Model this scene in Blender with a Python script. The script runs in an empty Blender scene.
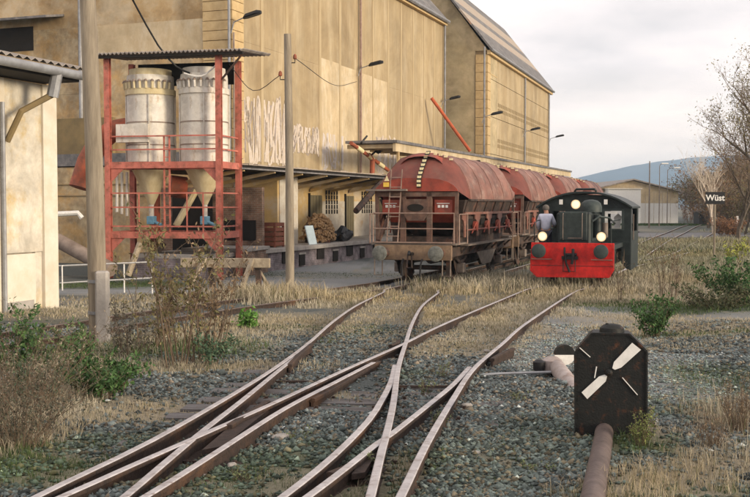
import bpy, bmesh, math, random
import numpy as np
from mathutils import Vector, Matrix
random.seed(7); rng = np.random.default_rng(7)
R = math.radians
scn = bpy.context.scene
COL = scn.collection

# ------------------------------------------------------------------ camera, sky, sun, exposure
F = 1041.67                                   # focal length in photo pixels (50 mm on 36 mm, 750 px)
PITCH = math.atan(43.5 / F); EYE = 2.5
cam = bpy.data.cameras.new('camera'); cam.lens = 50; cam.sensor_width = 36
cam.clip_start = .1; cam.clip_end = 12000
co = bpy.data.objects.new('camera', cam); COL.objects.link(co)
co.location = (0, 0, EYE); co.rotation_euler = (R(90) - PITCH, 0, 0)
scn.camera = co
scn.view_settings.view_transform = 'Standard'; scn.view_settings.look = 'None'
scn.view_settings.exposure = 0.62; scn.view_settings.gamma = 1

SUN_AZ, SUN_EL = R(122), R(10)                # azimuth clockwise from the view axis (+Y)
def make_world():
    w = bpy.data.worlds.new('World'); scn.world = w; w.use_nodes = True
    nt = w.node_tree; nt.nodes.clear()
    N = nt.nodes.new; L = nt.links.new
    out = N('ShaderNodeOutputWorld'); bg = N('ShaderNodeBackground')
    sky = N('ShaderNodeTexSky'); sky.sky_type = 'NISHITA'; sky.sun_disc = False
    sky.sun_elevation = SUN_EL; sky.sun_rotation = SUN_AZ; sky.air_density = 1; sky.dust_density = 1.5
    tc = N('ShaderNodeTexCoord'); sep = N('ShaderNodeSeparateXYZ'); L(tc.outputs['Generated'], sep.inputs[0])
    # cloud sheet: project direction on a flat layer
    mz = N('ShaderNodeMath'); mz.operation = 'ADD'; mz.inputs[1].default_value = .12; L(sep.outputs['Z'], mz.inputs[0])
    mz2 = N('ShaderNodeMath'); mz2.operation = 'MAXIMUM'; mz2.inputs[1].default_value = .03; L(mz.outputs[0], mz2.inputs[0])
    dx = N('ShaderNodeMath'); dx.operation = 'DIVIDE'; L(sep.outputs['X'], dx.inputs[0]); L(mz2.outputs[0], dx.inputs[1])
    dy = N('ShaderNodeMath'); dy.operation = 'DIVIDE'; L(sep.outputs['Y'], dy.inputs[0]); L(mz2.outputs[0], dy.inputs[1])
    cmb = N('ShaderNodeCombineXYZ'); L(dx.outputs[0], cmb.inputs[0]); L(dy.outputs[0], cmb.inputs[1])
    n = N('ShaderNodeTexNoise'); n.inputs['Scale'].default_value = .9; n.inputs['Detail'].default_value = 7
    n.inputs['Roughness'].default_value = .55; L(cmb.outputs[0], n.inputs['Vector'])
    cr = N('ShaderNodeValToRGB'); e = cr.color_ramp.elements
    e[0].position = .36; e[0].color = (6.9, 6.5, 6.5, 1)
    e[1].position = .66; e[1].color = (11.2, 9.9, 8.9, 1)
    m = e.new(.5); m.color = (8.8, 8.05, 7.9, 1)
    L(n.outputs['Fac'], cr.inputs[0])
    # warm band low over the horizon
    gr = N('ShaderNodeValToRGB'); g = gr.color_ramp.elements
    g[0].position = 0; g[0].color = (.75, .75, .75, 1); g[1].position = .13; g[1].color = (0, 0, 0, 1)
    L(sep.outputs['Z'], gr.inputs[0])
    warm = N('ShaderNodeMix'); warm.data_type = 'RGBA'; L(gr.outputs[0], warm.inputs[0]); L(cr.outputs[0], warm.inputs[6])
    warm.inputs[7].default_value = (14.5, 12.0, 9.9, 1)
    mix = N('ShaderNodeMix'); mix.data_type = 'RGBA'; mix.inputs[0].default_value = .94
    L(sky.outputs[0], mix.inputs[6]); L(warm.outputs[2], mix.inputs[7])
    L(mix.outputs[2], bg.inputs['Color']); bg.inputs['Strength'].default_value = .09
    L(bg.outputs[0], out.inputs['Surface'])
make_world()
sl = bpy.data.lights.new('sun', 'SUN'); sl.energy = 2.3; sl.angle = R(13); sl.color = (1, .84, .62)
so = bpy.data.objects.new('sun', sl); COL.objects.link(so)
sd = Vector((math.sin(SUN_AZ) * math.cos(SUN_EL), math.cos(SUN_AZ) * math.cos(SUN_EL), math.sin(SUN_EL)))
so.rotation_euler = sd.to_track_quat('Z', 'Y').to_euler()

# ------------------------------------------------------------------ terrain height and places
def zr(Y):                                    # rail-top height: the yard drops gently away from the camera
    t = (31.0 - Y) / 1.5
    return .045 * np.log1p(np.exp(np.minimum(t, 30))) + .045 * np.maximum(t - 30, 0)
GO = -.118                                     # ground below rail top
def ray(x, y):
    a = (x - 375) / F; b = (248.5 - y) / F
    return a, math.cos(PITCH) + b * math.sin(PITCH), -math.sin(PITCH) + b * math.cos(PITCH)
def G(x, y, off=0.0):                         # where a sight line meets the ground
    a, dy, dz = ray(x, y); lo, hi = .5, 900
    for _ in range(50):
        m = (lo + hi) / 2
        if EYE + dz / dy * m - float(zr(m)) - off > 0: lo = m
        else: hi = m
    return Vector((a / dy * lo, lo, float(zr(lo)) + off))
def W(x, y, Y):                               # a point of the sight line at distance Y
    a, dy, dz = ray(x, y); return Vector((a / dy * Y, Y, EYE + dz / dy * Y))

# ------------------------------------------------------------------ materials
MATS = {}
def mat(name, c1, c2=None, rough=.85, scale=6, detail=8, bump=.0, bscale=None, metal=0, lo=.35, hi=.65,
        c3=None, scale3=1.2, lo3=.5, hi3=.65, stretch=(1, 1, 1), emit=None, attr=None, spec=.3, grime=0, gscale=.45):
    if name in MATS: return MATS[name]
    m = bpy.data.materials.new(name); m.use_nodes = True; MATS[name] = m
    nt = m.node_tree; N = nt.nodes.new; L = nt.links.new; b = nt.nodes['Principled BSDF']
    b.inputs['Roughness'].default_value = rough; b.inputs['Metallic'].default_value = metal
    b.inputs['Specular IOR Level'].default_value = spec
    tc = N('ShaderNodeTexCoord'); mp = N('ShaderNodeMapping'); mp.inputs['Scale'].default_value = stretch
    L(tc.outputs['Object'], mp.inputs[0])
    c2 = c2 or tuple(v * .7 for v in c1)
    n = N('ShaderNodeTexNoise'); n.inputs['Scale'].default_value = scale; n.inputs['Detail'].default_value = detail
    n.inputs['Roughness'].default_value = .65; L(mp.outputs[0], n.inputs['Vector'])
    cr = N('ShaderNodeValToRGB'); cr.color_ramp.elements[0].position = lo; cr.color_ramp.elements[1].position = hi
    cr.color_ramp.elements[0].color = (*c2, 1); cr.color_ramp.elements[1].color = (*c1, 1)
    L(n.outputs['Fac'], cr.inputs[0]); last = cr.outputs[0]
    if c3:
        n3 = N('ShaderNodeTexNoise'); n3.inputs['Scale'].default_value = scale3; n3.inputs['Detail'].default_value = 9
        n3.inputs['Roughness'].default_value = .7; L(mp.outputs[0], n3.inputs['Vector'])
        r3 = N('ShaderNodeMapRange'); r3.inputs[1].default_value = lo3; r3.inputs[2].default_value = hi3; L(n3.outputs['Fac'], r3.inputs[0])
        mx = N('ShaderNodeMix'); mx.data_type = 'RGBA'; L(r3.outputs[0], mx.inputs[0]); L(last, mx.inputs[6]); mx.inputs[7].default_value = (*c3, 1)
        last = mx.outputs[2]
    if grime:
        g1 = N('ShaderNodeTexNoise'); g1.inputs['Scale'].default_value = gscale; g1.inputs['Detail'].default_value = 13; g1.inputs['Roughness'].default_value = .72; g1.inputs['Distortion'].default_value = .4
        L(tc.outputs['Object'], g1.inputs['Vector'])
        gr_ = N('ShaderNodeMapRange'); gr_.inputs[1].default_value = .40; gr_.inputs[2].default_value = .66; gr_.inputs[3].default_value = 1.06; gr_.inputs[4].default_value = 1 - grime; L(g1.outputs['Fac'], gr_.inputs[0])
        gm = N('ShaderNodeMix'); gm.data_type = 'RGBA'; gm.blend_type = 'MULTIPLY'; gm.inputs[0].default_value = 1; L(last, gm.inputs[6]); L(gr_.outputs[0], gm.inputs[7]); last = gm.outputs[2]
    if attr:
        at = N('ShaderNodeAttribute'); at.attribute_name = attr
        mx = N('ShaderNodeMix'); mx.data_type = 'RGBA'; mx.blend_type = 'MULTIPLY'; mx.inputs[0].default_value = 1
        L(last, mx.inputs[6]); L(at.outputs['Color'], mx.inputs[7]); last = mx.outputs[2]
    L(last, b.inputs['Base Color'])
    if bump:
        bn = N('ShaderNodeTexNoise'); bn.inputs['Scale'].default_value = bscale or scale * 4; bn.inputs['Detail'].default_value = 6
        L(mp.outputs[0], bn.inputs['Vector'])
        bp = N('ShaderNodeBump'); bp.inputs['Strength'].default_value = bump; bp.inputs['Distance'].default_value = .02
        L(bn.outputs['Fac'], bp.inputs['Height']); L(bp.outputs[0], b.inputs['Normal'])
    if emit:
        b.inputs['Emission Color'].default_value = (*emit[0], 1); b.inputs['Emission Strength'].default_value = emit[1]
    return m
def brick_mat(name, c1, c2, mortar, sx=.25, sy=.075, face='x'):
    m = bpy.data.materials.new(name); m.use_nodes = True; MATS[name] = m
    nt = m.node_tree; N = nt.nodes.new; L = nt.links.new; b = nt.nodes['Principled BSDF']; b.inputs['Roughness'].default_value = .9
    tc = N('ShaderNodeTexCoord'); sp = N('ShaderNodeSeparateXYZ'); L(tc.outputs['Object'], sp.inputs[0])
    ad = N('ShaderNodeMath'); ad.operation = 'ADD'; L(sp.outputs[0], ad.inputs[0]); L(sp.outputs[1], ad.inputs[1])
    cb = N('ShaderNodeCombineXYZ'); L(ad.outputs[0], cb.inputs[0]); L(sp.outputs[2], cb.inputs[1])
    br = N('ShaderNodeTexBrick'); L(cb.outputs[0], br.inputs['Vector']); br.inputs['Scale'].default_value = 1
    br.inputs['Brick Width'].default_value = sx; br.inputs['Row Height'].default_value = sy; br.inputs['Mortar Size'].default_value = .012
    br.inputs['Color1'].default_value = (*c1, 1); br.inputs['Color2'].default_value = (*c2, 1); br.inputs['Mortar'].default_value = (*mortar, 1)
    n = N('ShaderNodeTexNoise'); n.inputs['Scale'].default_value = 2.5; n.inputs['Detail'].default_value = 8; L(tc.outputs['Object'], n.inputs['Vector'])
    r3 = N('ShaderNodeMapRange'); r3.inputs[1].default_value = .35; r3.inputs[2].default_value = .7; r3.inputs[3].default_value = .45; r3.inputs[4].default_value = 1.3; L(n.outputs['Fac'], r3.inputs[0])
    mx = N('ShaderNodeMix'); mx.data_type = 'RGBA'; mx.blend_type = 'MULTIPLY'; mx.inputs[0].default_value = 1
    L(br.outputs[0], mx.inputs[6]); L(r3.outputs[0], mx.inputs[7]); L(mx.outputs[2], b.inputs['Base Color'])
    bp = N('ShaderNodeBump'); bp.inputs['Strength'].default_value = .6; bp.inputs['Distance'].default_value = .01; bp.invert = True
    L(br.outputs['Fac'], bp.inputs['Height']); L(bp.outputs[0], b.inputs['Normal'])
    return m

M_rail_side = mat('rusty_rail', (.065, .043, .035), (.032, .024, .021), rough=.9, scale=14, bump=.4, c3=(.13, .07, .04), lo3=.5, hi3=.7)
M_rail_top = mat('worn_rail_head', (.52, .495, .505), (.36, .335, .34), rough=.5, scale=5, metal=0, spec=.5, c3=(.2, .15, .13), scale3=9, lo3=.52, hi3=.7)
M_rail_dull = mat('dull_rail_head', (.20, .165, .155), (.11, .08, .07), rough=.7, scale=6)
M_endsteel = mat('red_brown_end_frame', (.20, .115, .085), (.11, .07, .055), scale=4, c3=(.24, .19, .16), lo3=.52, hi3=.7, grime=.4, gscale=3)
M_ring = mat('warm_lamp_reflector', (.5, .42, .3), emit=((1, .66, .32), .42))
M_sleeper = mat('weathered_sleeper', (.17, .16, .16), (.07, .06, .055), scale=5, stretch=(1, 1, 1), bump=.6, bscale=40)
M_sand = mat('ochre_concrete', (.44, .345, .205), (.36, .27, .155), scale=.8, detail=12, bump=.3, bscale=40, c3=(.50, .41, .27), scale3=1.0, lo3=.46, hi3=.66, stretch=(1, 1, .16), grime=.30, gscale=.22)
M_sand_strip = mat('pale_concrete_rib', (.48, .385, .24), (.41, .315, .185), scale=2, bump=.1, stretch=(1, 1, .3))
M_sand_light = mat('light_paint', (.60, .49, .32), (.50, .39, .24), scale=2.4, c3=(.62, .53, .38), scale3=1.1, stretch=(1, 1, .5), grime=.25)
M_sand2 = mat('yellow_render', (.53, .44, .275), (.46, .37, .22), scale=1, bump=.15, bscale=30, c3=(.62, .50, .32), scale3=.4, grime=.4)
M_gable = mat('orange_render', (.52, .37, .19), (.42, .29, .15), scale=1.2, bump=.2, bscale=25, c3=(.52, .42, .28), scale3=.6, lo3=.45, hi3=.6, grime=.45)
M_mottled = mat('peeling_plaster', (.62, .50, .32), (.36, .26, .15), scale=1.6, detail=12, c3=(.55, .36, .16), scale3=1.0, lo3=.45, hi3=.6, bump=.3, grime=.5, gscale=.8)
M_olive = mat('olive_panel', (.26, .19, .09), (.17, .13, .07), scale=1.5, bump=.2)
M_joint = mat('dark_joint', (.34, .25, .14), (.26, .19, .1), scale=5)
M_block = mat('stone_block', (.60, .45, .24), (.48, .34, .17), scale=3, bump=.3, bscale=30)
M_darkroof = mat('grey_roofing', (.20, .19, .19), (.10, .10, .105), scale=3, bump=.5, bscale=14, c3=(.28, .26, .25), lo3=.5, hi3=.7)
M_paleroof = mat('pale_lichen_roofing', (.44, .38, .31), (.30, .25, .21), scale=9, bump=.5, bscale=14, c3=(.40, .2, .12), scale3=2.2, lo3=.58, hi3=.66)
M_white = mat('white_render', (.74, .69, .60), (.62, .55, .44), scale=1.4, c3=(.58, .49, .33), scale3=.9, lo3=.5, hi3=.75, bump=.15)
M_shedwall = mat('whitewashed_wall', (.70, .66, .57), (.58, .52, .42), scale=1.8, detail=12, c3=(.58, .43, .20), scale3=.8, lo3=.50, hi3=.66, bump=.2, grime=.35, gscale=1.2)
M_corr = mat('corrugated_grey', (.34, .30, .26), (.17, .15, .14), scale=2, rough=.7, c3=(.22, .13, .08), scale3=1.3, lo3=.55, hi3=.7)
M_zinc = mat('zinc', (.34, .35, .37), (.22, .22, .23), scale=3, rough=.5, metal=.3)
M_wood = mat('grey_pole_wood', (.34, .29, .22), (.17, .14, .105), scale=7, stretch=(1, 1, .12), bump=.6, bscale=20)
M_woodpale = mat('pale_timber', (.44, .37, .27), (.26, .21, .15), scale=6, bump=.4)
M_redsteel = mat('red_oxide_paint', (.60, .20, .15), (.47, .14, .10), scale=3, rough=.6, c3=(.26, .11, .07), scale3=4, lo3=.52, hi3=.66, grime=.3, gscale=2)
M_tank = mat('white_tank_paint', (.78, .75, .69), (.66, .61, .52), rough=.6, scale=2, stretch=(1, 1, .3), c3=(.42, .27, .13), scale3=3.5, lo3=.56, hi3=.70, grime=.3, gscale=1.5)
M_tankyel = mat('yellowed_tank_paint', (.74, .66, .44), (.55, .45, .25), rough=.6, scale=3, stretch=(1, 1, .4), c3=(.3, .2, .1), scale3=2, lo3=.6, hi3=.75)
M_blue = mat('blue_valve_paint', (.20, .42, .58), (.14, .3, .42), scale=8)
M_duct = mat('rusty_red_duct', (.50, .12, .06), (.26, .09, .05), scale=2.5, rough=.7, c3=(.16, .07, .045), scale3=1.2, lo3=.5, hi3=.7)
M_pipe = mat('grey_brown_pipe', (.34, .27, .22), (.2, .15, .12), scale=2.5, rough=.7)
M_black = mat('black_paint', (.018, .018, .02), (.01, .01, .011), scale=8, rough=.5)
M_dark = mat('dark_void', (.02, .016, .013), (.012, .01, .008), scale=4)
M_hopper = mat('oxide_hopper', (.21, .062, .044), (.13, .042, .032), scale=2.2, rough=.65, c3=(.16, .08, .06), scale3=1.4, lo3=.5, hi3=.72, stretch=(1, 1, .6))
M_hopperroof = mat('faded_hopper_roof', (.29, .135, .10), (.19, .085, .062), scale=1.6, detail=12, rough=.6, c3=(.33, .23, .19), scale3=3, lo3=.5, hi3=.72, stretch=(1, .35, 1), grime=.5, gscale=1.3)
M_hopperend = mat('fresh_red_end', (.38, .075, .045), (.27, .055, .038), scale=3, rough=.6, c3=(.2, .08, .055), lo3=.5, hi3=.7, grime=.4, gscale=2)
M_grime = mat('grimy_brown_steel', (.09, .062, .050), (.035, .028, .025), scale=4, rough=.8, c3=(.2, .09, .06), scale3=2.5, lo3=.52, hi3=.7, bump=.2)
M_greysteel = mat('grey_brown_steel', (.24, .20, .17), (.14, .11, .09), scale=4, rough=.7)
M_beam = mat('tan_buffer_beam', (.28, .19, .12), (.17, .115, .075), scale=5, rough=.75, c3=(.15, .1, .07), scale3=4, lo3=.5, hi3=.65)
M_bufface = mat('greasy_buffer', (.20, .21, .19), (.09, .09, .08), scale=9, rough=.5)
M_paleline = mat('pale_handrail_paint', (.36, .26, .21), (.24, .16, .13), scale=6)
M_yellow = mat('yellow_paint', (.85, .60, .10), (.7, .45, .08), scale=6)
M_cream = mat('cream_paint', (.82, .74, .48), (.7, .6, .34), scale=6)
M_shedwall2 = 0
M_whitep = mat('white_paint', (.80, .79, .76), (.66, .65, .62), scale=14, c3=(.4, .37, .33), scale3=9, lo3=.62, hi3=.8, rough=.6)
M_red = mat('bright_red_paint', (.66, .022, .018), (.48, .02, .016), scale=4, rough=.55, c3=(.22, .03, .02), scale3=5, lo3=.58, hi3=.72, grime=.45, gscale=3)
M_loco = mat('black_green_loco_paint', (.026, .036, .035), (.013, .019, .019), scale=4, rough=.5, c3=(.06, .065, .06), scale3=3, lo3=.55, hi3=.8)
M_locogrey = mat('dark_green_grille_paint', (.052, .068, .064), (.03, .04, .04), scale=7, rough=.55)
M_lamp = mat('lit_headlamp', (.25, .22, .17), emit=((1, .80, .50), .85))
M_glass = mat('dark_glass', (.03, .035, .04), rough=.1)
M_lantern = mat('flaking_black_lantern', (.014, .015, .014), (.008, .009, .009), scale=9, rough=.6, c3=(.085, .035, .018), scale3=11, lo3=.54, hi3=.68, bump=.25, bscale=60)
M_rustpipe = mat('brown_rusty_pipe', (.15, .115, .105), (.085, .065, .06), scale=6, rough=.7, bump=.3)
M_pinkpipe = mat('pinkish_weight_paint', (.42, .36, .34), (.28, .23, .21), scale=6, rough=.6, c3=(.2, .12, .09), scale3=5, lo3=.55, hi3=.7)
M_crate = mat('red_brown_slats', (.30, .11, .065), (.2, .07, .045), scale=5)
M_log = mat('firewood', (.50, .33, .17), (.26, .16, .09), scale=14)
M_tarp = mat('pale_blue_sheet', (.5, .6, .66), (.4, .5, .56), scale=6)
M_door = mat('green_brown_door', (.20, .17, .10), (.13, .11, .07), scale=4, stretch=(1, 1, .3))
M_slab = mat('pale_concrete_slab', (.42, .39, .36), (.28, .26, .24), scale=3, bump=.4, bscale=20)
M_brickp = brick_mat('purple_grey_brick', (.24, .19, .21), (.19, .16, .18), (.30, .27, .27))
M_brickr = brick_mat('brown_brick', (.26, .14, .09), (.20, .12, .08), (.27, .22, .17))
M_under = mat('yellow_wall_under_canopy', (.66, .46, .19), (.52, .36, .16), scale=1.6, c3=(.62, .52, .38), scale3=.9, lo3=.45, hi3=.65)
M_lime = mat('limewash', (.66, .62, .54), (.50, .44, .36), scale=2.2, c3=(.55, .38, .2), scale3=1.4, lo3=.55, hi3=.72)
M_graf = mat('silver_graffiti_paint', (.62, .56, .50), (.55, .45, .35), scale=6)
M_grafd = mat('dark_graffiti_paint', (.40, .34, .31), (.32, .27, .25), scale=6)
M_grafb = mat('pale_blue_graffiti', (.64, .60, .60), (.60, .53, .46), scale=6)
M_redpipe = mat('orange_red_pipe', (.55, .12, .05), (.36, .10, .05), scale=3)
M_shirt = mat('pale_blue_shirt', (.58, .60, .72), (.46, .48, .6), scale=9)
M_skin = mat('skin', (.50, .28, .2), (.45, .25, .18), scale=9)
M_hair = mat('grey_hair', (.16, .14, .125), (.1, .09, .08), scale=30)
M_trouser = mat('dark_trousers', (.05, .05, .07), scale=8)
M_stone = mat('ballast_stone', (.19, .20, .195), (.09, .10, .10), scale=9, attr='col', rough=.95)
M_blade = mat('grass_blade', (.9, .9, .9), (.7, .7, .7), scale=3, attr='col', rough=.9, spec=.1)
M_leaf = mat('leaf', (.95, .95, .95), (.75, .75, .75), scale=8, attr='col', rough=.7, spec=.2)
M_stem = mat('dry_stem', (.19, .135, .09), (.1, .075, .055), scale=8)
M_bark = mat('grey_bark', (.14, .115, .09), (.08, .065, .05), scale=6, bump=.3)
M_twig = mat('brown_twigs', (.24, .185, .14), (.16, .12, .09), scale=.6)
M_birch = mat('birch_bark', (.70, .62, .52), (.5, .42, .34), scale=5)
M_tarmac = mat('grey_tarmac', (.20, .20, .205), (.14, .14, .15), scale=4, bump=.3, bscale=60)
M_hill = mat('hazed_forest_hill', (.07, .15, .22), (.05, .115, .17), scale=.012, detail=10, lo=.42, hi=.58)  # blue of the distant air is put into the forest colour
for b_ in (M_blade, M_leaf):
    p = b_.node_tree.nodes['Principled BSDF']
    try: p.inputs['Subsurface Weight'].default_value = 0
    except Exception: pass

# ------------------------------------------------------------------ builders
class MB:
    def __init__(s): s.v = []; s.f = []; s.mi = []; s.T = Matrix.Identity(4); s.m = 0
    def add(s, vs, fs):
        o = len(s.v); s.v += [tuple(s.T @ Vector(v)) for v in vs]
        s.f += [tuple(i + o for i in f) for f in fs]; s.mi += [s.m] * len(fs); return s
    def box(s, x0, x1, y0, y1, z0, z1):
        return s.add([(x0, y0, z0), (x1, y0, z0), (x1, y1, z0), (x0, y1, z0), (x0, y0, z1), (x1, y0, z1), (x1, y1, z1), (x0, y1, z1)],
                     [(0, 3, 2, 1), (4, 5, 6, 7), (0, 1, 5, 4), (1, 2, 6, 5), (2, 3, 7, 6), (3, 0, 4, 7)])
    def bar(s, a, b, w, h=None, up=(0, 0, 1)):
        a = Vector(a); b = Vector(b); h = h or w; d = (b - a).normalized(); u = Vector(up)
        if abs(d.dot(u)) > .97: u = Vector((0, 1, 0))
        x = d.cross(u).normalized() * w / 2; y = x.cross(d).normalized() * h / 2
        vs = [a - x - y, a + x - y, a + x + y, a - x + y, b - x - y, b + x - y, b + x + y, b - x + y]
        return s.add(vs, [(0, 1, 2, 3), (7, 6, 5, 4), (0, 4, 5, 1), (1, 5, 6, 2), (2, 6, 7, 3), (3, 7, 4, 0)])
    def cyl(s, a, b, r, r2=None, n=12, cap=True):
        a = Vector(a); b = Vector(b); r2 = r if r2 is None else r2; d = (b - a).normalized()
        u = Vector((0, 0, 1)) if abs(d.z) < .9 else Vector((1, 0, 0)); x = d.cross(u).normalized(); y = d.cross(x).normalized()
        vs = []
        for c, rr in ((a, r), (b, r2)):
            for i in range(n):
                t = 2 * math.pi * i / n; vs.append(c + x * math.cos(t) * rr + y * math.sin(t) * rr)
        fs = [(i, (i + 1) % n, n + (i + 1) % n, n + i) for i in range(n)]
        if cap: fs += [tuple(range(n - 1, -1, -1)), tuple(range(n, 2 * n))]
        return s.add(vs, fs)
    def tube(s, pts, r, n=8, r2=None):
        pts = [Vector(p) for p in pts]; k = len(pts); vs = []; fs = []; px = None
        for j, p in enumerate(pts):
            d = (pts[min(j + 1, k - 1)] - pts[max(j - 1, 0)]).normalized()
            if px is None:
                u = Vector((0, 0, 1)) if abs(d.z) < .9 else Vector((1, 0, 0)); px = d.cross(u).normalized()
            px = (px - d * px.dot(d)).normalized(); y = d.cross(px)
            rr = r if r2 is None else r + (r2 - r) * j / max(1, k - 1)
            for i in range(n):
                t = 2 * math.pi * i / n; vs.append(p + px * math.cos(t) * rr + y * math.sin(t) * rr)
        for j in range(k - 1):
            for i in range(n):
                a = j * n + i; b = j * n + (i + 1) % n; fs.append((a, b, b + n, a + n))
        fs += [tuple(range(n - 1, -1, -1)), tuple(range((k - 1) * n, k * n))]
        return s.add(vs, fs)
    def lathe(s, c, prof, n=24, a0=0, a1=2 * math.pi):
        c = Vector(c); vs = []; k = len(prof)
        for r, z in prof:
            for i in range(n): t = 2 * math.pi * i / n; vs.append(c + Vector((r * math.cos(t), r * math.sin(t), z)))
        fs = [(j * n + i, j * n + (i + 1) % n, (j + 1) * n + (i + 1) % n, (j + 1) * n + i) for j in range(k - 1) for i in range(n)]
        fs += [tuple(range(n - 1, -1, -1)), tuple(range((k - 1) * n, k * n))]
        return s.add(vs, fs)
    def prism(s, poly, e):                     # polygon (3-D points) extruded by vector e
        k = len(poly); e = Vector(e); p = [Vector(q) for q in poly]
        return s.add(p + [q + e for q in p], [tuple(range(k - 1, -1, -1)), tuple(range(k, 2 * k))] + [(i, (i + 1) % k, k + (i + 1) % k, k + i) for i in range(k)])
    def loft(s, secs, closed=True, caps=True):
        n = len(secs[0]); vs = [p for q in secs for p in q]; fs = []
        for j in range(len(secs) - 1):
            for i in range(n if closed else n - 1):
                a = j * n + i; b = j * n + (i + 1) % n; fs.append((a, b, b + n, a + n))
        if caps: fs += [tuple(range(n - 1, -1, -1)), tuple(range((len(secs) - 1) * n, len(secs) * n))]
        return s.add(vs, fs)
    def mesh(s, name, mats, smooth=False):
        me = bpy.data.meshes.new(name); me.from_pydata(s.v, [], s.f)
        for m in (mats if isinstance(mats, (list, tuple)) else [mats]): me.materials.append(m)
        me.polygons.foreach_set('material_index', s.mi)
        bm = bmesh.new(); bm.from_mesh(me); bmesh.ops.recalc_face_normals(bm, faces=bm.faces); bm.to_mesh(me); bm.free()
        if smooth:
            me.polygons.foreach_set('use_smooth', [True] * len(me.polygons))
            try: me.set_sharp_from_angle(angle=R(40))
            except Exception: pass
        me.update(); return me
    def build(s, name, mats, parent=None, smooth=False, bevel=0, **kw):
        return obj(name, s.mesh(name, mats, smooth), parent, bevel=bevel, **kw)
def obj(name, me, parent=None, loc=None, bevel=0, **kw):
    o = bpy.data.objects.new(name, me); COL.objects.link(o)
    if parent: o.parent = parent
    if loc is not None: o.location = loc
    if bevel:
        b = o.modifiers.new('bevel', 'BEVEL'); b.width = bevel; b.segments = 1; b.limit_method = 'ANGLE'
    for k, v in kw.items(): o[k] = v
    return o
def tag(o, label, cat, group=None):
    o['label'] = label; o['category'] = cat
    if group: o['group'] = group
    return o
def thing(name, label, cat, loc=(0, 0, 0), rz=0, group=None):
    o = bpy.data.objects.new(name, None); COL.objects.link(o); o.location = loc; o.rotation_euler = (0, 0, rz)
    o.empty_display_size = .3
    return tag(o, label, cat, group)
def dup(root, loc=None, rz=None, label=None, scale=None):
    def cp(o, par):
        c = o.copy(); COL.objects.link(c); c.parent = par
        for ch in [q for q in o.children]: cp(ch, c)
        return c
    r = cp(root, None)
    if loc is not None: r.location = loc
    if rz is not None: r.rotation_euler = (0, 0, rz)
    if label: r['label'] = label
    if scale: r.scale = scale
    return r
def npmesh(name, V, Fc, mats, col=None, nper=3):
    me = bpy.data.meshes.new(name); V = np.asarray(V, np.float32); Fc = np.asarray(Fc, np.int32)
    me.vertices.add(len(V)); me.vertices.foreach_set('co', V.ravel())
    me.loops.add(Fc.size); me.loops.foreach_set('vertex_index', Fc.ravel())
    me.polygons.add(len(Fc)); me.polygons.foreach_set('loop_start', np.arange(0, Fc.size, Fc.shape[1], dtype=np.int32))
    me.polygons.foreach_set('loop_total', np.full(len(Fc), Fc.shape[1], np.int32))
    me.update(calc_edges=True); me.validate()
    for m in (mats if isinstance(mats, (list, tuple)) else [mats]): me.materials.append(m)
    if col is not None:
        a = me.color_attributes.new('col', 'FLOAT_COLOR', 'POINT'); c = np.ones((len(V), 4), np.float32); c[:, :3] = col
        a.data.foreach_set('color', c.ravel())
    return me
def spline(pts, step=.4):
    pts = [Vector(p) for p in pts]; out = []
    P = [pts[0] * 2 - pts[1]] + pts + [pts[-1] * 2 - pts[-2]]
    for i in range(1, len(P) - 2):
        a, b, c, d = P[i - 1:i + 3]; n = max(2, int((c - b).length / step))
        for j in range(n):
            t = j / n
            out.append(.5 * ((2 * b) + (c - a) * t + (2 * a - 5 * b + 4 * c - d) * t * t + (3 * b - a - 3 * c + d) * t ** 3))
    out.append(pts[-1]); return out
def vnoise(x, y, s, seed=0):                   # smooth value noise, numpy
    x = np.asarray(x) * s + 1000 + seed * 17.3; y = np.asarray(y) * s + 1000 + seed * 7.7
    xi = np.floor(x).astype(np.int64); yi = np.floor(y).astype(np.int64); fx = x - xi; fy = y - yi
    def h(a, b):
        n = (a * 374761393 + b * 668265263 + seed * 1274126177) & 0x7fffffff
        n = ((n ^ (n >> 13)) * 1274126177) & 0x7fffffff
        return (n & 0xffff) / 65535.
    fx = fx * fx * (3 - 2 * fx); fy = fy * fy * (3 - 2 * fy)
    return (h(xi, yi) * (1 - fx) + h(xi + 1, yi) * fx) * (1 - fy) + (h(xi, yi + 1) * (1 - fx) + h(xi + 1, yi + 1) * fx) * fy

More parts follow.
